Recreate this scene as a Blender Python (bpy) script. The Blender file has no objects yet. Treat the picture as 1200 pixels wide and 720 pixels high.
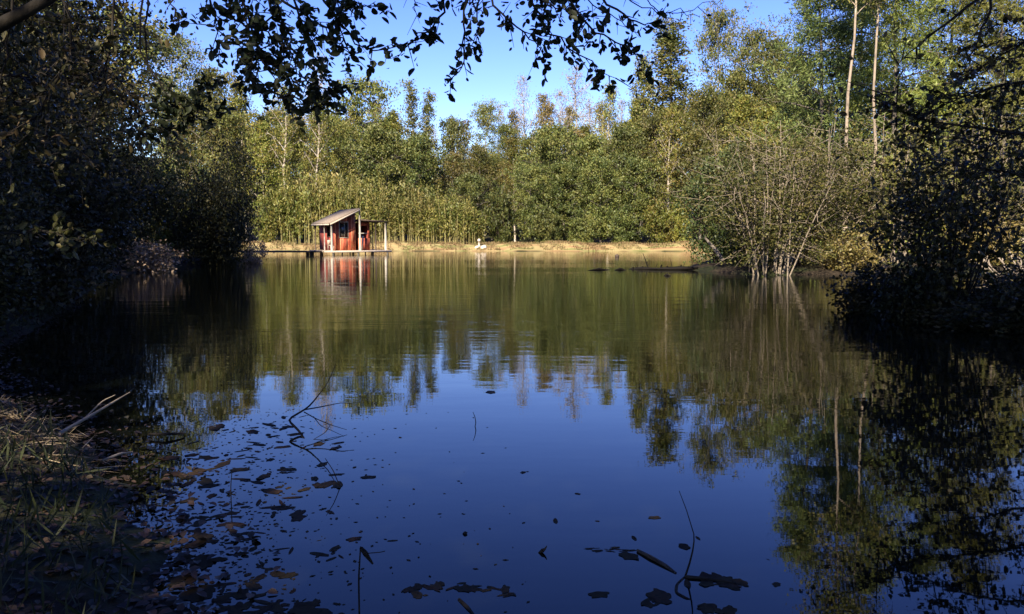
import bpy, math, random
import numpy as np
from mathutils import Vector, Matrix

scene = bpy.context.scene
COL = scene.collection
PI = math.pi
R0 = np.random.default_rng(11)

# ------------------------------------------------------------------ camera geometry
F = 942.0                     # focal length in photograph pixels (1200 wide)
CAM = Vector((0.0, 0.0, 1.55))
HOR = 275.0
PITCH = math.atan((360 - HOR) / F)
_fw = Vector((0, math.cos(PITCH), -math.sin(PITCH)))
_up = Vector((0, math.sin(PITCH), math.cos(PITCH)))
_rt = Vector((1, 0, 0))

def ray(px, py):
    return _fw + _rt * ((px - 600) / F) + _up * ((360 - py) / F)

def at(px, py, Y):
    d = ray(px, py)
    return CAM + d * (Y / d.y)

def wp(px, py, z=0.0):
    d = ray(px, py)
    return CAM + d * ((z - CAM.z) / d.z)

# ------------------------------------------------------------------ mesh builder
class MB:
    def __init__(s):
        s.v, s.f, s.n = [], [], 0
    def add(s, v, f):
        v = np.asarray(v, dtype=np.float64).reshape(-1, 3)
        f = np.asarray(f, dtype=np.int64)
        s.v.append(v); s.f.append(f + s.n); s.n += len(v)
    def box(s, c, size, rot=None, taper=1.0):
        x, y, z = [a / 2 for a in size]
        p = np.array([[-x,-y,-z],[x,-y,-z],[x,y,-z],[-x,y,-z],[-x*taper,-y*taper,z],[x*taper,-y*taper,z],[x*taper,y*taper,z],[-x*taper,y*taper,z]])
        if rot is not None:
            p = p @ np.array(rot.to_3x3()).T
        s.add(p + np.array(c), [[0,3,2,1],[4,5,6,7],[0,1,5,4],[1,2,6,5],[2,3,7,6],[3,0,4,7]])
    def prism(s, poly, off):
        """poly: closed list of 3D points, extruded by off"""
        a = np.array(poly, float); b = a + np.array(off); k = len(a)
        s.v.append(np.vstack([a, b]))
        n = s.n; s.n += 2 * k
        for i in range(k):
            j = (i + 1) % k
            s.f.append(np.array([[n+i, n+j, n+k+j, n+k+i]]))
        s.f.append(np.array([[n+i for i in range(k)][::-1]])); s.f.append(np.array([[n+k+i for i in range(k)]]))
    def tube(s, pts, rad, n=6, cap=True):
        P = np.array([tuple(p) for p in pts], float)
        k = len(P)
        r = np.broadcast_to(np.asarray(rad, float), (k,)) if np.ndim(rad) else np.full(k, float(rad))
        T = np.gradient(P, axis=0)
        T /= np.linalg.norm(T, axis=1, keepdims=True) + 1e-12
        ref = np.array([0, 0, 1.0]) if abs(T[:, 2]).mean() < 0.8 else np.array([1.0, 0, 0])
        A = np.cross(T, ref); A /= np.linalg.norm(A, axis=1, keepdims=True) + 1e-12
        B = np.cross(T, A)
        th = np.arange(n) * 2 * PI / n
        ring = P[:, None, :] + r[:, None, None] * (np.cos(th)[None, :, None] * A[:, None, :] + np.sin(th)[None, :, None] * B[:, None, :])
        i = np.arange(k - 1)[:, None] * n; j = np.arange(n)[None, :]; j2 = (j + 1) % n
        f = np.stack([i + j, i + j2, i + n + j2, i + n + j], -1).reshape(-1, 4)
        base = s.n
        s.add(ring.reshape(-1, 3), f)
        if cap and n > 2:
            s.f.append(np.array([[base + q for q in range(n)]]))
            s.f.append(np.array([[base + (k - 1) * n + q for q in range(n)][::-1]]))
    def mesh(s, name, mat, smooth=False):
        me = bpy.data.meshes.new(name)
        v = np.vstack(s.v)
        me.vertices.add(len(v)); me.vertices.foreach_set('co', v.astype(np.float32).ravel())
        tot = np.concatenate([np.full(len(f), f.shape[1]) for f in s.f])
        idx = np.concatenate([f.ravel() for f in s.f])
        me.loops.add(len(idx)); me.loops.foreach_set('vertex_index', idx.astype(np.int32))
        me.polygons.add(len(tot))
        me.polygons.foreach_set('loop_start', np.concatenate([[0], np.cumsum(tot)[:-1]]).astype(np.int32))
        me.polygons.foreach_set('loop_total', tot.astype(np.int32))
        if smooth:
            me.polygons.foreach_set('use_smooth', np.ones(len(tot), dtype=bool))
        me.materials.append(mat)
        me.update(calc_edges=True); me.validate()
        return me
    def build(s, name, mat, parent=None, smooth=False):
        o = bpy.data.objects.new(name, s.mesh(name, mat, smooth))
        COL.objects.link(o)
        if parent: o.parent = parent
        return o

def tag(o, label=None, cat=None, group=None, kind=None):
    if label: o['label'] = label
    if cat: o['category'] = cat
    if group: o['group'] = group
    if kind: o['kind'] = kind
    return o

def empty(name, loc, rz=0, sc=(1, 1, 1)):
    o = bpy.data.objects.new(name, None); COL.objects.link(o)
    o.location = loc; o.rotation_euler = (0, 0, rz); o.scale = sc
    o.empty_display_size = 0.2
    return o

# ------------------------------------------------------------------ materials
def new_mat(name):
    m = bpy.data.materials.new(name); m.use_nodes = True
    nt = m.node_tree; nt.nodes.clear()
    out = nt.nodes.new('ShaderNodeOutputMaterial')
    return m, nt, out

def N(nt, t, **k):
    n = nt.nodes.new(t)
    for a, b in k.items():
        setattr(n, a, b)
    return n

def ramp(nt, stops):
    r = N(nt, 'ShaderNodeValToRGB')
    e = r.color_ramp.elements
    while len(e) < len(stops): e.new(0.5)
    for el, (p, c) in zip(e, stops):
        el.position = p; el.color = (*c, 1)
    return r

def leaf_mat(name, cols, trans=0.3, rough=0.5, spec=0.35, patch=2.0, vary=0.35, hue=0.03):
    m, nt, out = new_mat(name)
    L = nt.links.new
    geo = N(nt, 'ShaderNodeNewGeometry'); oi = N(nt, 'ShaderNodeObjectInfo'); tc = N(nt, 'ShaderNodeTexCoord')
    noise = N(nt, 'ShaderNodeTexNoise'); noise.inputs['Scale'].default_value = 1.0 / patch; noise.inputs['Detail'].default_value = 2
    L(tc.outputs['Object'], noise.inputs['Vector'])
    mix = N(nt, 'ShaderNodeMath', operation='MULTIPLY_ADD'); mix.inputs[1].default_value = 0.62
    sc2 = N(nt, 'ShaderNodeMath', operation='MULTIPLY_ADD'); sc2.inputs[1].default_value = 1.4; sc2.inputs[2].default_value = -0.48
    L(noise.outputs['Fac'], sc2.inputs[0])
    L(geo.outputs['Random Per Island'], mix.inputs[0]); L(sc2.outputs[0], mix.inputs[2])
    k = len(cols)
    r = ramp(nt, [((i + 0.15) / k, c) for i, c in enumerate(cols)])
    L(mix.outputs[0], r.inputs['Fac'])
    hs = N(nt, 'ShaderNodeHueSaturation')
    h = N(nt, 'ShaderNodeMapRange'); h.inputs['To Min'].default_value = 0.5 - hue; h.inputs['To Max'].default_value = 0.5 + hue * 0.6
    v = N(nt, 'ShaderNodeMapRange'); v.inputs['To Min'].default_value = 1 - vary; v.inputs['To Max'].default_value = 1 + vary
    fr = N(nt, 'ShaderNodeMath', operation='MULTIPLY'); fr.inputs[1].default_value = 7.31
    fr2 = N(nt, 'ShaderNodeMath', operation='FRACT')
    L(oi.outputs['Random'], h.inputs['Value']); L(oi.outputs['Random'], fr.inputs[0]); L(fr.outputs[0], fr2.inputs[0]); L(fr2.outputs[0], v.inputs['Value'])
    L(h.outputs[0], hs.inputs['Hue']); L(v.outputs[0], hs.inputs['Value']); L(r.outputs['Color'], hs.inputs['Color'])
    p = N(nt, 'ShaderNodeBsdfPrincipled'); p.inputs['Roughness'].default_value = rough; p.inputs['Specular IOR Level'].default_value = spec
    L(hs.outputs['Color'], p.inputs['Base Color'])
    if trans > 0:
        t = N(nt, 'ShaderNodeBsdfTranslucent'); L(hs.outputs['Color'], t.inputs['Color'])
        ms = N(nt, 'ShaderNodeMixShader'); ms.inputs[0].default_value = trans
        L(p.outputs[0], ms.inputs[1]); L(t.outputs[0], ms.inputs[2]); L(ms.outputs[0], out.inputs['Surface'])
    else:
        L(p.outputs[0], out.inputs['Surface'])
    return m

def noise_mat(name, cols, scale=(1, 1, 1), ns=4.0, rough=0.85, bump=0.3, dist=0.02, spec=0.2, detail=6, lo=0.3, hi=0.7):
    m, nt, out = new_mat(name); L = nt.links.new
    tc = N(nt, 'ShaderNodeTexCoord'); mp = N(nt, 'ShaderNodeMapping'); mp.inputs['Scale'].default_value = scale
    L(tc.outputs['Object'], mp.inputs['Vector'])
    no = N(nt, 'ShaderNodeTexNoise'); no.inputs['Scale'].default_value = ns; no.inputs['Detail'].default_value = detail; no.inputs['Roughness'].default_value = 0.65
    L(mp.outputs[0], no.inputs['Vector'])
    k = len(cols)
    r = ramp(nt, [(lo + (hi - lo) * i / max(1, k - 1), c) for i, c in enumerate(cols)])
    L(no.outputs['Fac'], r.inputs['Fac'])
    p = N(nt, 'ShaderNodeBsdfPrincipled'); p.inputs['Roughness'].default_value = rough; p.inputs['Specular IOR Level'].default_value = spec
    L(r.outputs['Color'], p.inputs['Base Color'])
    if bump:
        b = N(nt, 'ShaderNodeBump'); b.inputs['Strength'].default_value = bump; b.inputs['Distance'].default_value = dist
        L(no.outputs['Fac'], b.inputs['Height']); L(b.outputs[0], p.inputs['Normal'])
    L(p.outputs[0], out.inputs['Surface'])
    return m

def plank_mat(name, cols, width=0.14, axis='X', rough=0.8, edge=0.03, noise_s=(1, 1, 8)):
    """vertical or horizontal boards with own tint each, worn paint and dark joints"""
    m, nt, out = new_mat(name); L = nt.links.new
    tc = N(nt, 'ShaderNodeTexCoord'); sx = N(nt, 'ShaderNodeSeparateXYZ'); L(tc.outputs['Object'], sx.inputs[0])
    dv = N(nt, 'ShaderNodeMath', operation='DIVIDE'); dv.inputs[1].default_value = width; L(sx.outputs[axis], dv.inputs[0])
    fl = N(nt, 'ShaderNodeMath', operation='FLOOR'); L(dv.outputs[0], fl.inputs[0])
    fr = N(nt, 'ShaderNodeMath', operation='FRACT'); L(dv.outputs[0], fr.inputs[0])
    wn = N(nt, 'ShaderNodeTexWhiteNoise', noise_dimensions='1D'); L(fl.outputs[0], wn.inputs['W'])
    mp = N(nt, 'ShaderNodeMapping'); mp.inputs['Scale'].default_value = noise_s; L(tc.outputs['Object'], mp.inputs['Vector'])
    no = N(nt, 'ShaderNodeTexNoise'); no.inputs['Scale'].default_value = 3; no.inputs['Detail'].default_value = 6; L(mp.outputs[0], no.inputs['Vector'])
    a = N(nt, 'ShaderNodeMath', operation='MULTIPLY_ADD'); a.inputs[1].default_value = 0.45; L(wn.outputs['Value'], a.inputs[0])
    b = N(nt, 'ShaderNodeMath', operation='MULTIPLY_ADD'); b.inputs[1].default_value = 1.3; b.inputs[2].default_value = -0.4; L(no.outputs['Fac'], b.inputs[0]); L(b.outputs[0], a.inputs[2])
    k = len(cols); r = ramp(nt, [(0.05 + 0.9 * i / max(1, k - 1), c) for i, c in enumerate(cols)]); L(a.outputs[0], r.inputs['Fac'])
    e = N(nt, 'ShaderNodeMath', operation='GREATER_THAN'); e.inputs[1].default_value = edge / width; L(fr.outputs[0], e.inputs[0])
    mx = N(nt, 'ShaderNodeMix', data_type='RGBA'); mx.inputs['A'].default_value = (cols[0][0] * .3, cols[0][1] * .3, cols[0][2] * .3, 1)
    L(e.outputs[0], mx.inputs['Factor']); L(r.outputs['Color'], mx.inputs['B'])
    p = N(nt, 'ShaderNodeBsdfPrincipled'); p.inputs['Roughness'].default_value = rough; p.inputs['Specular IOR Level'].default_value = 0.2
    L(mx.outputs['Result'], p.inputs['Base Color'])
    bp = N(nt, 'ShaderNodeBump'); bp.inputs['Strength'].default_value = 0.5; bp.inputs['Distance'].default_value = 0.01
    L(e.outputs[0], bp.inputs['Height']); L(bp.outputs[0], p.inputs['Normal'])
    L(p.outputs[0], out.inputs['Surface'])
    return m

M = {}
M['bark_grey'] = noise_mat('bark_grey', [(.05,.04,.03), (.12,.10,.08), (.2,.17,.14)], (1, 1, .25), 7, .9, .6, .03)
M['bark_pale'] = noise_mat('bark_pale', [(.14,.11,.08), (.36,.30,.23), (.5,.44,.36)], (1, 1, .5), 3, .8, .4, .02)
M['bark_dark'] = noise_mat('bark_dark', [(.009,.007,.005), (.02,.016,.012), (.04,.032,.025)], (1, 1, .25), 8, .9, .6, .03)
M['twig'] = noise_mat('twig_brown', [(.03,.022,.017), (.07,.05,.038)], (1, 1, 1), 10, .9, .2, .01)
M['twig_pale'] = noise_mat('twig_pale', [(.12,.09,.065), (.32,.26,.19)], (1, 1, 1), 6, .9, .2, .01)
M['deadwood'] = noise_mat('deadwood', [(.02,.016,.012), (.06,.046,.034), (.11,.085,.06)], (1, 1, 1), 9, .9, .5, .02)
M['leaf_olive'] = leaf_mat('leaf_olive', [(.048,.066,.016), (.092,.112,.024), (.14,.148,.032), (.19,.165,.04)], .32, hue=.015)
M['leaf_yellow'] = leaf_mat('leaf_yellow', [(.075,.10,.020), (.135,.158,.026), (.185,.19,.035), (.23,.18,.04)], .35, hue=.015)
M['leaf_green'] = leaf_mat('leaf_green', [(.028,.042,.012), (.072,.095,.024), (.118,.138,.034), (.17,.165,.042)], .33, patch=3, vary=.3, hue=.012)
M['leaf_fresh'] = leaf_mat('leaf_fresh', [(.05,.07,.018), (.09,.115,.026), (.14,.15,.034), (.19,.165,.05)], .32, patch=3, hue=.015)
M['leaf_deep'] = leaf_mat('leaf_deep', [(.018,.035,.011), (.038,.065,.017), (.065,.09,.022), (.10,.11,.03)], .25)
M['leaf_rust'] = leaf_mat('leaf_rust', [(.13,.10,.03), (.19,.14,.04), (.21,.16,.05), (.14,.13,.034)], .3, hue=.015)
M['leaf_bare'] = leaf_mat('leaf_bare', [(.17,.14,.10), (.22,.17,.10), (.19,.16,.09)], .2)
M['needle'] = leaf_mat('needle', [(.07,.09,.02), (.13,.15,.03), (.20,.20,.04)], .3, .5, .3, patch=3)
M['needle_blue'] = leaf_mat('needle_blue', [(.05,.07,.022), (.09,.11,.03), (.14,.15,.04)], .25, .5, .2, patch=3)
M['leaf_shrub'] = leaf_mat('leaf_shrub', [(.022,.025,.008), (.058,.064,.015), (.105,.105,.024), (.165,.135,.045)], .3, .5, .2, patch=1.0, hue=.012)
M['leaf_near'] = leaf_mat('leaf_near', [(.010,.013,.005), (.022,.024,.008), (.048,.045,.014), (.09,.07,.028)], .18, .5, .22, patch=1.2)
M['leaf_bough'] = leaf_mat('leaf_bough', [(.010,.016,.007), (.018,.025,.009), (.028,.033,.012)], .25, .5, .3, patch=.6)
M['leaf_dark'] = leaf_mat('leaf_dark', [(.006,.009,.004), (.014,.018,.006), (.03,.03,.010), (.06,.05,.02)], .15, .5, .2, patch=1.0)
M['bark_tan'] = noise_mat('bark_tan', [(.10,.08,.055), (.26,.20,.14), (.36,.29,.21)], (1, 1, .5), 3, .8, .4, .02)
M['leaf_dead'] = leaf_mat('leaf_dead', [(.10,.06,.035), (.24,.15,.09), (.38,.27,.18)], .15, .7, .2, patch=.6)
M['leaf_float'] = leaf_mat('leaf_float', [(.005,.004,.003), (.016,.012,.006), (.032,.021,.009), (.014,.012,.006)], 0, .7, .06, patch=.3)
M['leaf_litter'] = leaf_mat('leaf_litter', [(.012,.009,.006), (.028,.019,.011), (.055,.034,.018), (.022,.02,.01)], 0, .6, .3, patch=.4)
M['bamboo_leaf'] = leaf_mat('bamboo_leaf', [(.08,.11,.024), (.13,.15,.032), (.20,.19,.045), (.28,.24,.065)], .35, patch=2.2, vary=.3, hue=.02)
M['bamboo_culm'] = noise_mat('bamboo_culm', [(.16,.15,.05), (.27,.23,.09), (.36,.30,.14)], (1, 1, .5), 3, .5, 0)
M['grass_dry'] = leaf_mat('grass_dry', [(.18,.12,.05), (.27,.19,.085), (.32,.25,.11), (.17,.17,.05)], .25, .7, .2, patch=3)
M['grass_green'] = leaf_mat('grass_green', [(.012,.018,.006), (.024,.033,.010), (.05,.055,.018)], .25, .6, .3, patch=.7)
M['straw'] = leaf_mat('straw', [(.13,.09,.04), (.28,.21,.11), (.40,.32,.19)], .1, .7, .2, patch=.4)
M['red_boards'] = plank_mat('red_boards', [(.18,.035,.022), (.42,.085,.045), (.54,.17,.08), (.60,.34,.18)], .13, 'X', noise_s=(3, 3, 1.2))
M['red_side'] = plank_mat('red_side_boards', [(.22,.04,.03), (.34,.07,.05), (.42,.12,.08)], .16, 'Y')
M['roof_tin'] = plank_mat('roof_tin', [(.14,.105,.075), (.21,.165,.12), (.28,.225,.17)], .22, 'Y', .7, .02, (8, 1, 1))
M['wood_dark'] = noise_mat('wood_dark', [(.05,.035,.025), (.09,.065,.05)], (1, 1, .2), 8, .85, .3)
M['wood_grey'] = noise_mat('wood_grey', [(.28,.22,.16), (.42,.34,.26), (.5,.43,.34)], (3, 3, 3), 5, .85, .3)
M['post_white'] = noise_mat('post_white', [(.28,.24,.19), (.35,.31,.25), (.44,.40,.33)], (1, 1, .3), 6, .7, .2)
M['deck_wood'] = plank_mat('deck_wood', [(.30,.24,.17), (.42,.35,.26), (.5,.43,.33)], .14, 'X', .8, .012, (1, 6, 1))
M['stone_pale'] = noise_mat('stone_pale', [(.42,.33,.24), (.55,.47,.37), (.62,.55,.46)], (1, 1, 1), 5, .85, .4)
M['interior'] = noise_mat('interior_dark', [(.02,.016,.013), (.04,.03,.024)], (1, 1, 1), 3, .9, 0)
def glass_mat():
    m, nt, out = new_mat('window_glass')
    p = N(nt, 'ShaderNodeBsdfPrincipled'); p.inputs['Base Color'].default_value = (.02, .025, .02, 1)
    p.inputs['Roughness'].default_value = .06; p.inputs['Specular IOR Level'].default_value = .7
    nt.links.new(p.outputs[0], out.inputs['Surface']); return m
M['glass'] = glass_mat()
M['wet_wood'] = noise_mat('wet_wood', [(.004,.003,.0025), (.010,.008,.006)], (1, 1, 1), 6, .7, .4, .02, spec=.1)

# ------------------------------------------------------------------ terrain
POND = np.array([(-1.1,2.4),(-1.5,3.4),(-2.3,4.7),(-3.3,6.1),(-4.9,7.6),(-6.6,9.6),(-8.0,13.5),(-10.3,19),(-13.2,26),(-15.2,32),(-15.6,38),(-14.8,42),
  (-15.5,48),(-19,55),(-23,62),(-27,70),(-29,75.5),(-14,76),(0,75.2),(12,75),(17.4,74.5),(17.2,66),(13.0,52),(8.9,40),(7.7,35.5),(8.5,32.6),(9.6,30.6),(12.5,31.2),(16,32),
  (21,32.5),(26,30),(25,21),(19,13),(12.5,7.5),(7,4),(3.2,2.2),(1.0,1.6),(-.4,1.7)], float)
MOUND = (8.2, 15.2, 1.0, 1.7)

def sdist(x, y):
    x = np.asarray(x, float); y = np.asarray(y, float)
    d = np.full(x.shape, 1e9); inside = np.zeros(x.shape, bool)
    n = len(POND)
    for i in range(n):
        ax, ay = POND[i]; bx, by = POND[(i + 1) % n]
        ex, ey = bx - ax, by - ay
        t = np.clip(((x - ax) * ex + (y - ay) * ey) / (ex * ex + ey * ey), 0, 1)
        d = np.minimum(d, np.hypot(x - ax - t * ex, y - ay - t * ey))
        c = ((ay > y) != (by > y))
        xi = (bx - ax) * (y - ay) / (by - ay + 1e-12) + ax
        inside ^= c & (x < xi)
    return np.where(inside, -d, d)

def sstep(a, b, x):
    t = np.clip((x - a) / (b - a), 0, 1); return t * t * (3 - 2 * t)

def gz(x, y):
    x = np.asarray(x, float); y = np.asarray(y, float)
    d = sdist(x, y)
    d = d + .12 * np.sin(x * 2.3 + y * 1.1) * np.exp(-np.abs(y) / 30) + .07 * np.sin(x * 5.1 - y * 3.7) * np.exp(-np.abs(y) / 30)
    out = 0.34 * (1 - np.exp(-np.maximum(d, 0) / 0.9)) + 0.015 * np.clip(d, 0, 30)
    d = d + (.28 * np.sin(x * .55 + .4) + .2 * np.sin(x * 1.37) + .1 * np.sin(x * 3.3 + y)) * sstep(60, 70, y)
    far = sstep(66, 73, y) * (d > 0)
    berm = (0.66 + .07 * np.sin(x * .43) + .05 * np.sin(x * 1.1 + 2)) * sstep(-.3, 2.4, d) - .3 * sstep(3.4, 6, d)
    out = out * (1 - far) + far * berm
    out = out + 13.0 * sstep(88, 175, y) + 6 * sstep(170, 420, y) + 9 * sstep(34, 120, np.abs(x)) * sstep(-10, 60, y) + 3 * sstep(15, 60, -y)
    out = out + .05 * np.sin(x * .9 + 1) * np.sin(y * .7) * sstep(.5, 4, d)
    inn = -np.minimum(1.3, .4 * np.maximum(-d, 0))
    z = np.where(d > 0, out, inn)
    mx, my, ra, rb = MOUND
    q = np.hypot((x - mx) / ra, (y - my) / rb) * (1 + .10 * np.sin(4 * np.arctan2(y - my, x - mx)) + .07 * np.sin(9 * np.arctan2(y - my, x - mx) + 1))
    z = np.maximum(z, .22 * (1 - q * q))
    return z

def gz1(x, y):
    return float(gz(np.array([x]), np.array([y]))[0])

def axis_coords(segs):
    out = []
    for a, b, st in segs:
        out.append(np.arange(a, b, st))
    return np.concatenate(out)
grow_out = 125 + np.cumsum(6 * 1.25 ** np.arange(20))
xs = np.concatenate([-(55 + np.cumsum(5 * 1.28 ** np.arange(20)))[::-1], axis_coords([(-55, -9, .7), (-9, 12, .25), (12, 55, .7)]), [55], 55 + np.cumsum(5 * 1.28 ** np.arange(20))])
ys = np.concatenate([-(20 + np.cumsum(4 * 1.3 ** np.arange(20)))[::-1], axis_coords([(-20, -1, .7), (-1, 20, .25), (20, 70, .6), (70, 84, .3), (84, 125, 1)]), [125], grow_out])
GX, GY = np.meshgrid(xs, ys)
GZ = gz(GX, GY)
D = sdist(GX, GY)
nx, ny = len(xs), len(ys)
b = MB()
ii = (np.arange(ny - 1)[:, None] * nx + np.arange(nx - 1)[None, :])
b.add(np.stack([GX, GY, GZ], -1).reshape(-1, 3), np.stack([ii, ii + 1, ii + nx + 1, ii + nx], -1).reshape(-1, 4))

def ground_mat():
    m, nt, out = new_mat('ground_litter'); L = nt.links.new
    tc = N(nt, 'ShaderNodeTexCoord')
    n1 = N(nt, 'ShaderNodeTexNoise'); n1.inputs['Scale'].default_value = 9; n1.inputs['Detail'].default_value = 8; L(tc.outputs['Object'], n1.inputs['Vector'])
    n2 = N(nt, 'ShaderNodeTexNoise'); n2.inputs['Scale'].default_value = .6; n2.inputs['Detail'].default_value = 4; L(tc.outputs['Object'], n2.inputs['Vector'])
    vo = N(nt, 'ShaderNodeTexVoronoi'); vo.inputs['Scale'].default_value = 14; L(tc.outputs['Object'], vo.inputs['Vector'])
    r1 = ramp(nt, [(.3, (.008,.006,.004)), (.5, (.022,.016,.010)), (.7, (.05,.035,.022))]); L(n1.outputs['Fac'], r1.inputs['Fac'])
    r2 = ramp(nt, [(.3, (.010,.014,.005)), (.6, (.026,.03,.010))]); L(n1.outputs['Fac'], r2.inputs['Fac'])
    mx = N(nt, 'ShaderNodeMix', data_type='RGBA'); s = ramp(nt, [(.45, (0,0,0)), (.6, (1,1,1))]); L(n2.outputs['Fac'], s.inputs['Fac'])
    L(s.outputs['Color'], mx.inputs['Factor']); L(r1.outputs['Color'], mx.inputs['A']); L(r2.outputs['Color'], mx.inputs['B'])
    # dry mown grass and red clay of the dam
    mp = N(nt, 'ShaderNodeMapping'); mp.inputs['Scale'].default_value = (.35, 1.5, 1.5); L(tc.outputs['Object'], mp.inputs['Vector'])
    n3 = N(nt, 'ShaderNodeTexNoise'); n3.inputs['Scale'].default_value = 1; n3.inputs['Detail'].default_value = 6; L(mp.outputs[0], n3.inputs['Vector'])
    r3 = ramp(nt, [(.3, (.22,.12,.06)), (.42, (.27,.18,.08)), (.55, (.29,.23,.10)), (.66, (.13,.14,.04))]); L(n3.outputs['Fac'], r3.inputs['Fac'])
    at_ = N(nt, 'ShaderNodeAttribute', attribute_name='berm')
    mx2 = N(nt, 'ShaderNodeMix', data_type='RGBA'); L(at_.outputs['Fac'], mx2.inputs['Factor']); L(mx.outputs['Result'], mx2.inputs['A']); L(r3.outputs['Color'], mx2.inputs['B'])
    p = N(nt, 'ShaderNodeBsdfPrincipled'); p.inputs['Roughness'].default_value = .9; p.inputs['Specular IOR Level'].default_value = .15
    L(mx2.outputs['Result'], p.inputs['Base Color'])
    bp = N(nt, 'ShaderNodeBump'); bp.inputs['Strength'].default_value = .6; bp.inputs['Distance'].default_value = .05
    L(n1.outputs['Fac'], bp.inputs['Height']); L(bp.outputs[0], p.inputs['Normal'])
    L(p.outputs[0], out.inputs['Surface']); return m
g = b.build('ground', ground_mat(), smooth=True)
att = g.data.attributes.new('berm', 'FLOAT', 'POINT')
att.data.foreach_set('value', (sstep(68, 73, GY) * sstep(-.4, .1, D) * (1 - sstep(3.8, 5.5, D)) * (np.abs(GX) < 40)).astype(np.float32).ravel())
tag(g, 'dark leafy banks and wooded slopes around the pond', kind='structure')

# ------------------------------------------------------------------ water
def water_mat():
    m, nt, out = new_mat('pond_water'); L = nt.links.new
    tc = N(nt, 'ShaderNodeTexCoord')
    def noise(scale, ns, det):
        mp = N(nt, 'ShaderNodeMapping'); mp.inputs['Scale'].default_value = scale; L(tc.outputs['Object'], mp.inputs['Vector'])
        n = N(nt, 'ShaderNodeTexNoise'); n.inputs['Scale'].default_value = ns; n.inputs['Detail'].default_value = det; L(mp.outputs[0], n.inputs['Vector']); return n
    fine = noise((.8, 2.2, 1), 2.6, 3)
    wide = noise((.12, 1.5, 1), .8, 2)
    patch = noise((.05, .12, 1), 1, 2)
    pr = ramp(nt, [(.40, (.1, .1, .1)), (.62, (1, 1, 1))]); L(patch.outputs['Fac'], pr.inputs['Fac'])
    # breeze reaches the open middle of the pond, the near water is calm
    sx = N(nt, 'ShaderNodeSeparateXYZ'); L(tc.outputs['Object'], sx.inputs[0])
    mr = N(nt, 'ShaderNodeMapRange'); mr.inputs['From Min'].default_value = 7; mr.inputs['From Max'].default_value = 16; mr.inputs['To Min'].default_value = .12; mr.inputs['To Max'].default_value = 1
    L(sx.outputs['Y'], mr.inputs['Value'])
    k = N(nt, 'ShaderNodeMath', operation='MULTIPLY'); L(pr.outputs['Color'], k.inputs[0]); L(mr.outputs[0], k.inputs[1])
    k2 = N(nt, 'ShaderNodeMath', operation='MULTIPLY_ADD'); k2.inputs[1].default_value = .55; L(k.outputs[0], k2.inputs[0])
    ms = N(nt, 'ShaderNodeMath', operation='MULTIPLY'); ms.inputs[1].default_value = .28; L(mr.outputs[0], ms.inputs[0]); L(ms.outputs[0], k2.inputs[2])
    h1 = N(nt, 'ShaderNodeMath', operation='MULTIPLY'); L(fine.outputs['Fac'], h1.inputs[0]); L(k2.outputs[0], h1.inputs[1])
    h2 = N(nt, 'ShaderNodeMath', operation='MULTIPLY_ADD'); h2.inputs[1].default_value = 1.5; L(h1.outputs[0], h2.inputs[2])
    mr2 = N(nt, 'ShaderNodeMapRange'); mr2.inputs['From Min'].default_value = 6.5; mr2.inputs['From Max'].default_value = 13; mr2.inputs['To Min'].default_value = .12; mr2.inputs['To Max'].default_value = 1
    L(sx.outputs['Y'], mr2.inputs['Value'])
    hw = N(nt, 'ShaderNodeMath', operation='MULTIPLY'); L(wide.outputs['Fac'], hw.inputs[0]); L(mr2.outputs[0], hw.inputs[1]); L(hw.outputs[0], h2.inputs[0])
    bp = N(nt, 'ShaderNodeBump'); bp.inputs['Strength'].default_value = 1; bp.inputs['Distance'].default_value = WATER_BUMP
    L(h2.outputs[0], bp.inputs['Height'])
    p = N(nt, 'ShaderNodeBsdfPrincipled')
    p.inputs['Base Color'].default_value = (.004, .005, .003, 1); p.inputs['Roughness'].default_value = .015; p.inputs['IOR'].default_value = 1.333
    L(bp.outputs[0], p.inputs['Normal']); L(p.outputs[0], out.inputs['Surface']); return m
WATER_BUMP = 0.006
b = MB()
wx = np.linspace(-34, 34, 35); wy = np.linspace(.4, 78, 40)
WX, WY = np.meshgrid(wx, wy); k = len(wx)
ii = (np.arange(len(wy) - 1)[:, None] * k + np.arange(k - 1)[None, :])
b.add(np.stack([WX, WY, 0 * WX], -1).reshape(-1, 3), np.stack([ii, ii + 1, ii + k + 1, ii + k], -1).reshape(-1, 4))
tag(b.build('pond_water', water_mat()), 'still dark pond mirroring the trees and blue sky', kind='structure')

# ------------------------------------------------------------------ foliage generators
def norm(a):
    return a / (np.linalg.norm(a, axis=-1, keepdims=True) + 1e-12)

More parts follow.
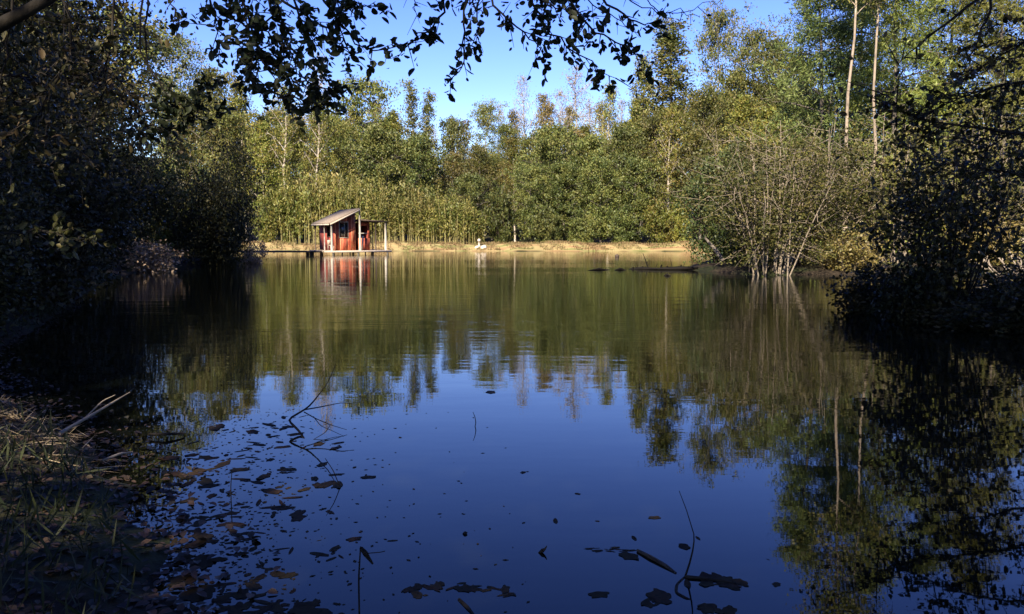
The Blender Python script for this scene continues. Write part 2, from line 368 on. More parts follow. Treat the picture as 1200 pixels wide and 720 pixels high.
def leaf_cloud(mb, rng, C, L, W, upbias=.4, hexa=False, oval=False, fold=.18, tdir=None, spread=1.0, lo=.6, hi=1.25):
    """one small leaf blade at every point of C"""
    C = np.asarray(C, float); n = len(C)
    if n == 0: return
    nn = norm(rng.normal(size=(n, 3)) * spread + np.array([0, 0, upbias]))
    t = rng.normal(size=(n, 3)) if tdir is None else np.asarray(tdir, float) + rng.normal(size=(n, 3)) * .35
    t = norm(t - nn * (t * nn).sum(1, keepdims=True)); bb = np.cross(nn, t)
    l = (L * rng.uniform(lo, hi, n))[:, None]; w = l * (W / L)
    fo = w * fold * nn
    if oval:
        q = [(-.5, 0, 0), (-.36, .30, .6), (-.08, .49, 1), (.22, .40, .9), (.42, .16, .3), (.5, 0, -.4), (.42, -.16, .3), (.22, -.40, .9), (-.08, -.49, 1), (-.36, -.30, .6)]
        p = [C + t * l * a + bb * w * c + fo * z for a, c, z in q]
        v = np.stack(p, 1).reshape(-1, 3); i = np.arange(n)[:, None] * 10
        mb.add(v, np.concatenate([i + np.array([[0, 1, 2, 3, 4, 5]]), i + np.array([[0, 5, 6, 7, 8, 9]])]))
    elif hexa:
        p = [C - t * l * .5, C - t * l * .18 + bb * w * .46 + fo, C + t * l * .2 + bb * w * .38 + fo * .8, C + t * l * .5 - nn * l * .06,
             C + t * l * .2 - bb * w * .38 + fo * .8, C - t * l * .18 - bb * w * .46 + fo]
        v = np.stack(p, 1).reshape(-1, 3); i = np.arange(n)[:, None] * 6
        mb.add(v, np.concatenate([i + np.array([[0, 1, 2, 3]]), i + np.array([[0, 3, 4, 5]])]))
    else:
        p = [C - t * l * .5, C + bb * w * .5 + fo, C + t * l * .5, C - bb * w * .5 + fo]
        i = np.arange(n)[:, None] * 4
        mb.add(np.stack(p, 1).reshape(-1, 3), i + np.array([[0, 1, 2, 3]]))

def bez(a, c, e, k):
    t = np.linspace(0, 1, k)[:, None]
    return (1 - t) ** 2 * np.array(a) + 2 * t * (1 - t) * np.array(c) + t * t * np.array(e)

def make_tree(seed, H, R, base, prof, n_limb, n_sub, r0, up, n_leaf, L, W, sig, leafmat, barkmat, hexa=False, lean=(0, 0), side=4, twigs=True, keep=1.0, upbias=.4, trunk_side=7, droop=0.0, tw_r=.003):
    rng = np.random.default_rng(seed)
    tr, cr = MB(), MB()
    kz = np.linspace(0, 1, 9)
    wob = np.cumsum(rng.normal(size=(9, 2)) * min(.12, H * .008), 0)
    T = np.stack([lean[0] * H * kz ** 1.4 + wob[:, 0], lean[1] * H * kz ** 1.4 + wob[:, 1], kz * H * .97 - .25], 1)
    tr.tube(T, r0 * (1 - kz * .93) * np.where(kz < .02, 1.35, 1), trunk_side)
    def tp(z): return np.array([np.interp(z, T[:, 2], T[:, 0]), np.interp(z, T[:, 2], T[:, 1]), z])
    clumps = []
    for i in range(n_limb):
        q = (i + rng.uniform(.1, .9)) / n_limb
        z0 = H * (base + (.95 - base) * q)
        az = i * 2.399 + rng.normal() * .35
        rad = R * prof(q) * rng.uniform(.62, 1.12)
        s = tp(z0)
        dz = rad * up * rng.uniform(.6, 1.3)
        e = s + np.array([math.cos(az) * rad, math.sin(az) * rad, dz])
        if e[2] > H * 1.03: e[2] = H * rng.uniform(.95, 1.03)
        c = s + (e - s) * .5 + np.array([0, 0, rad * (.12 - droop)]) + rng.normal(size=3) * rad * .08
        P = bez(s, c, e, 6)
        rr = r0 * (1 - .9 * z0 / H) * .5
        tr.tube(P, np.linspace(rr, rr * .2 + .004, 6), side, cap=False)
        for j in range(n_sub):
            t = .3 + .7 * (j + rng.uniform(0, 1)) / n_sub
            pt = P[min(5, int(t * 5))] * (1 - (t * 5) % 1) + P[min(5, int(t * 5) + 1)] * ((t * 5) % 1)
            off = norm(rng.normal(size=3) + np.array([0, 0, .35])) * max(rad, R * .25) * rng.uniform(.18, .42)
            cl = pt + off
            clumps.append(cl)
            if twigs:
                tr.tube([pt, pt + off * .5 + rng.normal(size=3) * .05, cl + off * .35], [rr * .22 + .001 + tw_r, rr * .14 + tw_r, tw_r], 3, cap=False)
    clumps = np.array(clumps)
    dens = rng.uniform(.5, 1.5, len(clumps))
    cnt = np.maximum(1, (dens / dens.sum() * n_leaf)).astype(int)
    C = np.repeat(clumps, cnt, 0)
    C = C + rng.normal(size=C.shape) * np.array([sig, sig, sig * .7]) * np.repeat(rng.uniform(.7, 1.3, len(clumps)), cnt)[:, None]
    if keep < 1: C = C[rng.uniform(size=len(C)) < keep]
    leaf_cloud(cr, rng, C, L, W, upbias, hexa)
    return (tr.mesh('trunk', M[barkmat], True), cr.mesh('crown', M[leafmat]))

def make_shrub(seed, H, R, n_stem, n_sub, r0, n_leaf, L, W, sig, leafmat, barkmat, hexa=False, lowest=.25, lean=(0, 0), base_r=.25, upbias=.4, flat=1.0, tw_r=.003):
    """many stems fanning out of one base"""
    rng = np.random.default_rng(seed)
    tr, cr = MB(), MB(); clumps = []
    for i in range(n_stem):
        az = i * 2.399 + rng.normal() * .3
        fr = math.sqrt((i + .5) / n_stem)
        h = H * (1 - .45 * fr * fr) * rng.uniform(.75, 1.05)
        s = np.array([math.cos(az) * base_r * rng.uniform(.2, 1), math.sin(az) * base_r * rng.uniform(.2, 1), -.15])
        e = np.array([math.cos(az) * R * fr * rng.uniform(.7, 1.05), math.sin(az) * R * fr * rng.uniform(.7, 1.05) * flat, h]) + np.array([lean[0], lean[1], 0]) * h
        c = s + (e - s) * .5 + np.array([math.cos(az), math.sin(az), 0]) * -R * .12 * rng.uniform(-.6, 1.6) + np.array([0, 0, h * .1])
        P = bez(s, c, e, 9) + np.cumsum(rng.normal(size=(9, 3)) * .02 * R / 3, 0)
        rr = r0 * rng.uniform(.5, 1.1)
        tr.tube(P, np.linspace(rr, rr * .15 + .003, 9), 5, cap=False)
        for j in range(n_sub):
            t = lowest + (1 - lowest) * (j + rng.uniform(0, 1)) / n_sub
            k = min(7, int(t * 8)); pt = P[k] + (P[k + 1] - P[k]) * (t * 8 - k)
            off = norm(rng.normal(size=3) + np.array([math.cos(az) * .5, math.sin(az) * .5, .4])) * R * rng.uniform(.12, .4)
            cl = pt + off; clumps.append(cl)
            tr.tube([pt, pt + off * .5 + rng.normal(size=3) * .04, cl + off * .3], [rr * .3 + tw_r, rr * .15 + tw_r, tw_r], 3, cap=False)
    clumps = np.array(clumps); clumps[:, 2] = np.maximum(clumps[:, 2], .15)
    dens = rng.uniform(.15, 1.0, len(clumps)) ** 2.2; cnt = np.maximum(1, (dens / dens.sum() * n_leaf)).astype(int)
    C = np.repeat(clumps, cnt, 0); C = C + rng.normal(size=C.shape) * np.array([sig, sig, sig * .75])
    C[:, 2] = np.abs(C[:, 2]) + .02
    leaf_cloud(cr, rng, C, L, W, upbias, hexa)
    return (tr.mesh('stems', M[barkmat], True), cr.mesh('foliage', M[leafmat]))

def put(name, meshes, loc, rz, sc, label, cat, group=None, names=('trunk', 'crown')):
    root = empty(name, loc, rz, sc if hasattr(sc, '__len__') else (sc, sc, sc))
    tag(root, label, cat, group)
    for nm, me in zip(names, meshes):
        o = bpy.data.objects.new(nm, me); COL.objects.link(o); o.parent = root
    return root

rnd = lambda q: math.sin(PI * min(1, max(0, q * .92 + .06))) ** .6
egg = lambda q: (1 - q) ** .55 * min(1, .45 + q * 2.2)
col = lambda q: (1 - q * .75) * min(1, .6 + q * 1.5)
vas = lambda q: min(1, .45 + q * .8) * (1 if q < .75 else 1 - (q - .75) * 2.4)
tier = lambda q: max(.12, (1 - q)) ** .8

FAR = {}
def far_kind(key, n, fn): FAR[key] = [fn(i) for i in range(n)]
far_kind('olive', 3, lambda i: make_tree(100 + i, 15, 4.2, .18, rnd, 30, 7, .2, .5, 11000, .25, .17, .40, 'leaf_olive', 'bark_grey'))
far_kind('yellow', 3, lambda i: make_tree(120 + i, 16, 3.4, .22, egg, 28, 7, .17, .8, 8500, .24, .16, .38, 'leaf_yellow', 'bark_pale'))
far_kind('green', 3, lambda i: make_tree(140 + i, 12, 4.0, .08, rnd, 34, 7, .2, .4, 13000, .26, .18, .38, 'leaf_green', 'bark_grey'))
far_kind('poplar', 2, lambda i: make_tree(160 + i, 17, 1.7, .2, col, 34, 6, .16, 1.5, 5200, .22, .15, .3, 'leaf_olive', 'bark_pale'))
far_kind('bare', 3, lambda i: make_tree(180 + i, 17, 2.9, .3, egg, 34, 14, .17, 1.2, 1500, .2, .10, .4, 'leaf_bare', 'bark_pale', tw_r=.016))
far_kind('rust', 2, lambda i: make_tree(200 + i, 15, 3.0, .25, egg, 28, 8, .16, .9, 5000, .22, .15, .38, 'leaf_rust', 'bark_pale'))
far_kind('thin', 2, lambda i: make_tree(220 + i, 20, 3.6, .3, vas, 36, 9, .2, 1.0, 12500, .24, .16, .4, 'leaf_fresh', 'bark_pale'))
far_kind('column', 2, lambda i: make_tree(240 + i, 22, 2.7, .15, col, 52, 8, .22, .4, 11500, .24, .16, .34, 'leaf_fresh', 'bark_grey'))
far_kind('pale', 2, lambda i: make_tree(230 + i, 16, 2.6, .42, egg, 24, 7, .24, 1.0, 3600, .22, .15, .36, 'leaf_yellow', 'bark_pale', tw_r=.01))
far_kind('shrub', 3, lambda i: make_shrub(260 + i, 4.5, 2.6, 18, 9, .05, 8000, .22, .16, .26, 'leaf_green', 'twig', lowest=.05))
far_kind('lime', 2, lambda i: make_shrub(280 + i, 4.5, 2.6, 18, 9, .05, 7500, .21, .15, .26, 'leaf_yellow', 'twig', lowest=.05))
SHR = ('stems', 'foliage')
NAMES = {'shrub': SHR, 'lime': SHR}
H_OF = {'olive': 15, 'yellow': 16, 'green': 12, 'poplar': 17, 'bare': 17, 'rust': 15, 'thin': 20, 'column': 22, 'pale': 16, 'shrub': 4.5, 'lime': 4.5}
W_OF = {'olive': 8.4, 'yellow': 6.8, 'green': 8.2, 'poplar': 3.6, 'bare': 6, 'rust': 6.2, 'thin': 7.2, 'column': 5, 'pale': 5.2, 'shrub': 5.4, 'lime': 5.4}
ONAME = {'olive': 'broadleaf_tree', 'yellow': 'broadleaf_tree', 'green': 'broadleaf_tree', 'poplar': 'poplar_tree', 'bare': 'bare_tree', 'rust': 'broadleaf_tree', 'thin': 'slender_tree', 'column': 'columnar_tree', 'pale': 'slender_tree', 'shrub': 'bank_shrub', 'lime': 'bank_shrub'}

def far_tree(kind, px, top, Y, wpx, label, cat='tree', group=None, k=None):
    p = at(px, top, Y)
    z = gz1(p.x, Y) - .05
    H = p.z - z
    sz = H / H_OF[kind]; sx = (wpx / F * Y) / W_OF[kind]
    me = FAR[kind][int(R0.integers(len(FAR[kind]))) if k is None else k]
    return put(ONAME[kind], me, (p.x, Y, z), R0.uniform(0, 2 * PI), (sx, sx, sz), label, cat, group, NAMES.get(kind, ('trunk', 'crown')))

# skyline trees of the far wood, left to right: kind, px, top, depth, width px, label
SKY = [
 ('thin', 205, 42, 96, 70, 'tall thin-crowned tree far left, behind the vine hanging by the dark bank'),
 ('olive', 246, 78, 94, 80, 'olive rounded tree under the left gap of sky beside the hanging leaves'),
 ('yellow', 285, 92, 92, 62, 'yellowish tree just left of the tall pale trunk on the far left slope'),
 ('pale', 333, 96, 83.6, 50, 'yellow-green tree with a straight white trunk showing through its crown'),
 ('bare', 374, 58, 104, 52, 'leafless pinkish tree rising above the end of the left hanging bough'),
 ('pale', 372, 108, 84.2, 50, 'yellow-olive tree with pale stem, second right of the white trunk'),
 ('olive', 428, 92, 92, 92, 'broad domed olive tree, highest between the hanging bough and the twin poplars'),
 ('yellow', 462, 124, 90, 54, 'low yellowish tree tucked between the broad dome and twin poplars'),
 ('poplar', 481, 90, 94, 32, 'taller left one of the narrow twin poplars against the sky'),
 ('poplar', 499, 103, 95, 32, 'shorter right one of the narrow twin poplars against the sky'),
 ('green', 530, 138, 98, 50, 'small green round-topped tree in the lowest dip of the skyline'),
 ('thin', 568, 124, 104, 44, 'see-through slender tree right of the skyline dip'),
 ('olive', 592, 146, 100, 50, 'olive tree filling the low skyline below the bare grey trees'),
 ('bare', 617, 82, 112, 44, 'bare grey tree with a pale trunk, left of the wider bare tree'),
 ('rust', 646, 118, 106, 46, 'brownish tree between the two bare grey trees on the skyline'),
 ('bare', 676, 72, 118, 66, 'widest bare lilac-grey tree in the middle of the skyline'),
 ('pale', 716, 94, 90, 42, 'orange-brown tree with a visible trunk, right of the bare trees'),
 ('yellow', 744, 108, 104, 44, 'tan tree below the right tip of the central hanging bough'),
 ('column', 788, 14, 104, 84, 'tall dense green columnar tree at the right end of the open sky'),
 ('thin', 846, 16, 98, 62, 'tall airy tree right of the green column, across a gap of sky'),
 ('thin', 886, 38, 92, 66, 'second tall airy tree right of the green column, lower at its right side'),
 ('thin', 908, 48, 88, 72, 'airy tree between the second tall airy tree and the bluish pine'),
 ('olive', 864, 84, 90, 84, 'fuller olive tree at the feet of the two tall airy trees'),
 ('column', 757, 62, 100, 50, 'shorter green columnar tree against the left side of the tall one'),
 ('olive', 932, 62, 84, 80, 'olive tree crown under the bluish pine on the right slope'),
]
for kd, px, top, Y, w, lab in SKY:
    far_tree(kd, px, top, Y, w, lab, group='trees of the far wood')
# second rank: named where they can be told apart
MID = [
 ('olive', 262, 128, 86, 70, 'olive tree above the dark bush on the left bank'),
 ('yellow', 310, 140, 84, 56, 'yellow-green tree right above the dark bush on the left bank'),
 ('olive', 352, 150, 85, 60, 'olive tree behind the bamboo, above the left end of the dock'),
 ('olive', 396, 142, 86, 60, 'olive tree behind the red cabin roof'),
 ('green', 448, 148, 85, 84, 'dark green round tree standing above the bamboo right of the cabin'),
 ('green', 487, 158, 86, 70, 'second dark green round tree, right of the one above the cabin'),
 ('rust', 530, 176, 90, 54, 'brownish hollow-looking tree above the bamboo right end'),
 ('olive', 560, 170, 90, 60, 'olive tree above the pale marker on the dam'),
 ('green', 548, 205, 82, 56, 'bright green bushy tree at the right end of the bamboo'),
 ('yellow', 605, 160, 90, 46, 'yellowish tree left of the green thicket, below the bare trees'),
 ('green', 645, 150, 87, 80, 'leafy green tree below the brownish skyline tree in the centre'),
 ('green', 690, 160, 86, 70, 'leafy green tree beneath the widest bare tree'),
 ('green', 728, 150, 86, 70, 'leafy green tree beneath the orange-brown tree'),
 ('olive', 772, 130, 86, 70, 'olive tree at the foot of the tall green column'),
 ('pale', 786, 122, 82.4, 44, 'slim pale-stemmed tree left of the dark shrub on the right bank'),
 ('olive', 826, 105, 84, 76, 'olive tree below the gap of sky right of the column'),
 ('yellow', 872, 110, 80, 80, 'yellow-green tree behind the pale-stemmed shrub on the right bank'),
 ('olive', 925, 110, 76, 90, 'olive tree behind the right bank shrubs, left of the pale trunks'),
]
for kd, px, top, Y, w, lab in MID:
    far_tree(kd, px, top, Y, w, lab, group='trees of the far wood')
# front rank behind the dam
FRONT = [
 ('shrub', 590, 215, 81.5, 46, 'green shrub just right of the bamboo on the dam'),
 ('green', 622, 196, 82, 58, 'leafy front tree of the dam, left of the thicket centre'),
 ('green', 662, 190, 82.5, 66, 'leafy front tree of the dam in the thicket centre'),
 ('green', 706, 188, 82, 62, 'leafy front tree of the dam, right of the thicket centre'),
 ('green', 746, 186, 82.5, 60, 'leafy front tree near the right end of the dam'),
 ('lime', 776, 226, 81, 48, 'yellow-green shrub at the right end of the dam'),
 ('lime', 800, 236, 80, 40, 'small yellow-green shrub beside the leaning snag at the dam end'),
 ('shrub', 640, 240, 80.5, 44, 'low green shrub on the dam beneath the leafy trees'),
 ('shrub', 684, 244, 80.5, 46, 'low green shrub on the dam, middle of three'),
 ('shrub', 728, 240, 80.5, 46, 'low green shrub on the dam, nearest its right end'),
 ('shrub', 560, 250, 80.6, 30, 'dark rounded shrub behind the pale marker on the dam'),
 ('lime', 311, 222, 79.2, 40, 'yellow-green shrub on the dam where the walkway meets the left bank'),
 ('lime', 336, 205, 80, 40, 'pale yellow shrub left of the bamboo above the dock'),
]
for kd, px, top, Y, w, lab in FRONT:
    far_tree(kd, px, top, Y, w, lab, 'shrub' if kd in ('shrub', 'lime') else 'tree', group='front row on the dam')
# fill: crowns deep in the wood that nothing tells apart
FILLLAB = {'olive': 'olive crown deep in the far wood, merging with its neighbours', 'yellow': 'yellowish crown deep in the far wood, merging with its neighbours',
           'green': 'green crown deep in the far wood, merging with its neighbours', 'rust': 'brownish crown deep in the far wood, merging with its neighbours'}
skx = [150, 205, 246, 333, 380, 428, 470, 500, 530, 600, 640, 700, 744, 788, 846, 886, 940, 1000, 1300]
sky_ = [90, 75, 100, 110, 118, 112, 140, 150, 156, 158, 140, 130, 130, 90, 75, 75, 60, 20, 0]
for i in range(64):
    px = 190 + (i + R0.uniform(0, 1)) / 64 * 760
    kd = ['olive', 'yellow', 'green', 'rust', 'olive', 'yellow'][int(R0.integers(6))]
    Y = R0.uniform(90, 125)
    top = np.interp(px, skx, sky_) + R0.uniform(10, 45)
    far_tree(kd, px, top, Y, R0.uniform(44, 70), FILLLAB[kd], group='deep wood ' + kd + ' crowns')

for i, (px, top, kd) in enumerate([(585, 118, 'bare'), (601, 128, 'rust'), (632, 108, 'rust'), (655, 100, 'bare'), (664, 122, 'rust'), (690, 112, 'bare'), (704, 120, 'rust'), (730, 112, 'bare'), (752, 122, 'rust'), (512, 146, 'bare'), (548, 138, 'rust'), (440, 118, 'rust')]):
    far_tree(kd, px, top, R0.uniform(104, 118), R0.uniform(38, 52), 'thin grey-brown half-bare crown on the skyline, fading into its neighbours', group='half-bare skyline crowns')
for px, top, Y, w, kd, lab in [(14, -20, 42, 190, 'olive', 'tall olive tree behind the shaded left bank, cut by the left edge'), (84, -10, 44, 170, 'yellow', 'tall yellow-olive tree behind the shaded left bank, under the corner limb'), (140, 10, 46, 140, 'olive', 'tall olive tree behind the shaded left bank, left of the hanging vine'),
      (152, 190, 47, 130, 'lime', 'yellow-green thicket on the left bank behind the dead brush'), (205, 186, 50, 120, 'lime', 'yellow-green thicket on the left bank behind the dark pointed bush'), (246, 196, 56, 100, 'shrub', 'green thicket on the left bank, right behind the dark pointed bush'), (100, 170, 46, 140, 'shrub', 'green thicket behind the shaded trees of the left bank')]:
    far_tree(kd, px, top, Y, w, lab, 'thicket' if kd in ('lime', 'shrub') else 'tree', 'trees behind the left bank')

# ------------------------------------------------------------------ bamboo behind the cabin
def make_bamboo(seed):
    rng = np.random.default_rng(seed); cu, lf = MB(), MB(); C, Dn = [], []
    for i in range(11):
        az = rng.uniform(0, 2 * PI); r = rng.uniform(0, .85)
        b0 = np.array([math.cos(az) * r, math.sin(az) * r, -.1]); h = rng.uniform(3.6, 5.6)
        e = b0 + np.array([math.cos(az) * rng.uniform(.1, .5), math.sin(az) * rng.uniform(.1, .5), h])
        P = bez(b0, b0 + np.array([0, 0, h * .6]), e, 7)
        cu.tube(P, np.linspace(.03, .01, 7), 4, cap=False)
        for j in range(75):
            t = rng.uniform(.05, 1) ** .6
            q = P[min(5, int(t * 6))]; q = q + (P[min(6, int(t * 6) + 1)] - q) * ((t * 6) % 1)
            C.append(q + rng.normal(size=3) * np.array([.24, .24, .16])); Dn.append((rng.normal() * .4, rng.normal() * .4, -1))
    leaf_cloud(lf, rng, np.array(C), .34, .10, .0, tdir=np.array(Dn))
    return cu.mesh('culms', M['bamboo_culm'], True), lf.mesh('foliage', M['bamboo_leaf'])
BAM = [make_bamboo(300 + i) for i in range(4)]
n = 0
for row, (Y, x0, x1, k) in enumerate([(79.6, 326, 566, 19), (81.2, 318, 556, 18)]):
    for i in range(k):
        px = x0 + (x1 - x0) * (i + R0.uniform(.2, .8)) / k
        top = np.interp(px, [320, 350, 400, 440, 500, 560], [226, 206, 212, 222, 232, 242]) + R0.uniform(-10, 14) - row * 6
        p = at(px, top, Y); z = gz1(p.x, Y)
        put('bamboo_clump', BAM[n % 4], (p.x, Y, z), R0.uniform(0, 6), (1.15, 1.15, (p.z - z) / 5.3), 'clump of yellow-stemmed bamboo in the thicket behind the red cabin and dam', 'bamboo', 'bamboo clumps behind the cabin', ('culms', 'foliage'))
        n += 1

# dry grass on the dam
b = MB(); k = 15000
gx = R0.uniform(-29, 18.5, k); dd = R0.uniform(.15, 4.2, k); gy = 75.2 + dd + .6 * np.clip(-gx / 29, 0, 1)
zz = gz(gx, gy); ok = zz > .03
C = np.stack([gx, gy, zz], 1)[ok]; hgt = R0.uniform(.07, .2, len(C)) + .16 * (C[:, 1] > 78.2)
C[:, 2] += hgt * .4
clump = np.sin(C[:, 0] * 1.9) + np.sin(C[:, 0] * 4.3 + C[:, 1] * 2) + R0.normal(size=len(C)) * .5
C = C[clump > -.6]
leaf_cloud(b, R0, C, .30, .06, 0, tdir=np.tile([0, 0, 1.0], (len(C), 1)))
tag(b.build('dry_grass', M['grass_dry']), 'tan dry grass covering the dam along the far shore', 'grass', kind='stuff')

# pale marker with stones on the dam
p = wp(561.5, 293, .12); Yp = 77.0; p = at(561.5, 291, Yp); z = gz1(p.x, Yp)
root = empty('marker_post', (p.x, Yp, z - .05), 0, (.8, .8, .85))
tag(root, 'short pale post with a rounded white top beside stones on the dam', 'post')
b = MB(); b.tube([(0, 0, -.1), (0, 0, .62)], [.14, .11], 10); b.build('shaft', M['stone_pale'], root, True)
b = MB(); zz = np.linspace(-1, 1, 9); b.tube([(0, 0, .76 + q * .19) for q in zz], [.2 * math.sqrt(max(.002, 1 - q * q)) for q in zz], 12); b.build('rounded_top', M['stone_pale'], root, True)
for dx, s, lab in ((.42, .30, 'larger pale stone at the foot of the marker post on the dam'), (-.2, .2, 'smaller pale stone left of the marker post foot')):
    b = MB(); zz = np.linspace(-1, 1, 8); Px = np.stack([.05 * np.sin(zz * 3), .04 * np.cos(zz * 2), zz * s * .8], 1)
    b.tube(Px, [s * math.sqrt(max(.01, 1 - q * q)) * (1 + .15 * math.sin(7 * q)) for q in zz], 9)
    o = b.build('bank_stone', M['stone_pale'], None, True); o.location = (p.x + dx, Yp - .55, gz1(p.x + dx, Yp - .55) + s * .35); tag(o, lab, 'stone')

# ------------------------------------------------------------------ red cabin on its dock
A = math.radians(30)
o0 = wp(389, 299.0); ORG = (o0.x, o0.y, 0)
DZ = .32
cab = empty('red_cabin', (ORG[0], ORG[1], DZ), A)
tag(cab, 'small red board cabin with a slanting tin roof standing on the dock', 'cabin')
W, DEP, ZL, ZR = 2.12, 4.5, 2.12, 3.12       # roof plan and heights above deck, left eave and right ridge
def pr(name, poly, off, mat, parent=cab):
    b = MB(); b.prism(poly, off); return b.build(name, M[mat], parent)
def bxp(name, c, s, mat, parent=cab):
    b = MB(); b.box(c, s); return b.build(name, M[mat], parent)
zr = lambda u: ZL + (ZR - ZL) * (u / W)
roof = pr('roof', [(-.22, -.3, zr(-.22) + .03), (W + .04, -.3, zr(W + .04) + .03), (W + .04, -.3, zr(W + .04) + .09), (-.22, -.3, zr(-.22) + .09)], (0, DEP + .3, 0), 'roof_tin')
pr('fascia', [(-.2, -.33, zr(-.2) - .1), (W + .02, -.33, zr(W + .02) - .1), (W + .02, -.33, zr(W + .02) + .025), (-.2, -.33, zr(-.2) + .025)], (0, .027, 0), 'wood_grey', roof)
pr('eave_board', [(-.225, -.1, zr(-.22) - .08), (-.2, -.1, zr(-.22) - .08), (-.2, -.1, zr(-.22) + .02), (-.225, -.1, zr(-.22) + .02)], (0, DEP + .2, 0), 'wood_grey', roof)
# room
U0, U1, V0, V1 = .38, W - .06, .5, DEP - .1
fw = MB()
# front wall around window: window u .72-1.3, z 1.0-2.1
for a, c, z0, z1 in ((U0, .78, 0, None), (1.46, U1, 0, None), (.78, 1.46, 0, 1.0), (.78, 1.46, 2.16, None)):
    t0 = zr(a) - .01 if z1 is None else z1; t1 = zr(c) - .01 if z1 is None else z1
    fw.prism([(a, V0, z0), (c, V0, z0), (c, V0, t1), (a, V0, t0)], (0, .06, 0))
fw.build('wall', M['red_boards'], cab)
lw = MB()
for a, c, z0, z1 in ((V0 + .062, 1.0, 0, zr(U0) - .01), (2.3, V1, 0, zr(U0) - .01), (1.0, 2.3, 0, 1.05), (1.0, 2.3, 1.9, zr(U0) - .01)):
    lw.box((U0 + .03, (a + c) / 2, (z0 + z1) / 2), (.06, c - a, z1 - z0))
lw.build('wall', M['red_side'], cab)
pr('wall', [(U0 + .065, V1, 0), (U1, V1, 0), (U1, V1, zr(U1) - .01), (U0 + .065, V1, zr(U0) - .01)], (0, -.06, 0), 'red_boards')
bxp('wall', (U1 - .03, (V0 + V1) / 2, 1.45), (.06, V1 - V0 - .13, 2.9), 'red_side')
bxp('room_floor', ((U0 + U1) / 2, (V0 + V1) / 2, .02), (U1 - U0 - .14, V1 - V0 - .14, .03), 'interior')
# windows
def window(c0, c1, z0, z1, mode):
    b = MB(); t = .055
    if mode == 'f':
        y = V0 - .012
        b.box((c0 - .01, y, (z0 + z1) / 2), (t, .05, z1 - z0 + 2 * t)); b.box((c1 + .01, y, (z0 + z1) / 2), (t * .6, .05, z1 - z0 + 2 * t))
        b.box(((c0 + c1) / 2, y + .002, z1 + .03), (c1 - c0, .05, t)); b.box(((c0 + c1) / 2, y + .002, z0 - .02), (c1 - c0, .05, t * .7)); b.box(((c0 + c1) / 2 + .06, y + .004, (z0 + z1) / 2), (.025, .04, z1 - z0 - .01))
        w = b.build('window', M['post_white'], cab)
        bxp('pane', ((c0 + c1) / 2, V0 + .032, (z0 + z1) / 2), (c1 - c0 - .01, .01, z1 - z0 - .01), 'glass', w)
    else:
        x = U0 - .012
        for v in (c0, c1): b.box((x, v, (z0 + z1) / 2), (.05, t, z1 - z0 + t))
        for z in (z0, z1): b.box((x + .002, (c0 + c1) / 2, z), (.05, c1 - c0, t))
        w = b.build('window', M['wood_dark'], cab)
        bxp('pane', (U0 + .03, (c0 + c1) / 2, (z0 + z1) / 2), (.01, c1 - c0 - .01, z1 - z0 - .01), 'glass', w)
window(.78, 1.46, 1.0, 2.16, 'f'); window(1.0, 2.3, 1.05, 1.9, 's')
# posts
def post(u, v, z0, z1, r, mat, lab=None):
    b = MB(); b.tube([(u, v, z0), (u + .012, v, (z0 + z1) / 2), (u, v, z1)], [r, r * .95, r * .88], 8)
    o = b.build('post', M[mat], cab, True)
    if lab: o['label'] = lab
    return o
post(0, 0, 0, zr(0) + .02, .085, 'post_white'); post(W + .09, -.06, 0, ZR + .14, .085, 'post_white', 'tall white post at the high end of the roof')
post(-.02, 1.75, 0, zr(0) - .02, .055, 'post_white'); post(-.04, 4.1, 0, zr(0) - .02, .05, 'wood_dark', 'dark post at the back of the low eave')
# right lean-to
pr('porch_roof', [(W + .19, -.1, 2.30), (4.5, -.1, 2.18), (4.5, -.1, 2.26), (W + .19, -.1, 2.40)], (0, 3.1, 0), 'wood_dark')
an = MB()
X0, X1 = W + .2, W + 1.12
for a, c, z0, z1 in ((X0, X1, 0, .95), (X1 - .16, X1, .952, 2.2), (X0, X1 - .162, 1.9, 2.2)):
    an.box(((a + c) / 2, .6, (z0 + z1) / 2), (c - a, .06, z1 - z0))
an.build('annex_wall', M['red_boards'], cab)
bxp('annex_wall', (X1 - .03, 1.65, 1.08), (.06, 2.0, 2.16), 'red_side')
bxp('annex_wall', ((X0 + X1) / 2 - .04, 2.6, 1.08), (X1 - X0 - .1, .06, 2.16), 'red_boards')
bxp('railing', ((X0 + X1) / 2 - .09, .55, 1.32), (X1 - X0 - .2, .05, .07), 'post_white')
post(4.35, .05, 0, 2.2, .10, 'post_white', 'thick pale post at the right corner of the porch'); post(3.55, .1, .0, 2.24, .05, 'wood_dark', 'thin dark post under the flat porch roof'); post(4.3, 2.8, 0, 2.2, .05, 'wood_dark'); post(3.45, 2.8, 0, 2.22, .05, 'wood_dark')
b = MB(); b.box((2.52, .25, .55), (.13, .03, 1.15), Matrix.Rotation(.12, 3, 'X') @ Matrix.Rotation(.05, 3, 'Y'))
o = b.build('leaning_board', M['post_white']); o.parent = None; o.location = (ORG[0], ORG[1], DZ); o.rotation_euler = (0, 0, A)
tag(o, 'pale narrow board leaning beside the tall white post of the cabin', 'board')
# chair-like clutter on the left porch
root = empty('porch_chair', (0, 0, 0)); root.location = Vector(ORG) + Matrix.Rotation(A, 3, 'Z') @ Vector((.17, .75, DZ)); root.rotation_euler = (0, 0, A + .3)
tag(root, 'small pale chair behind the left front post on the cabin porch', 'chair')
b = MB(); b.box((0, 0, .4), (.36, .38, .04)); b.build('seat', M['wood_grey'], root)
b = MB(); b.box((0, .18, .62), (.36, .03, .38)); b.build('backrest', M['wood_grey'], root)
for sx in (-.15, .15):
    for sy in (-.16, .16):
        b = MB(); b.box((sx, sy, .19), (.035, .035, .37)); b.build('leg', M['wood_grey'], root)
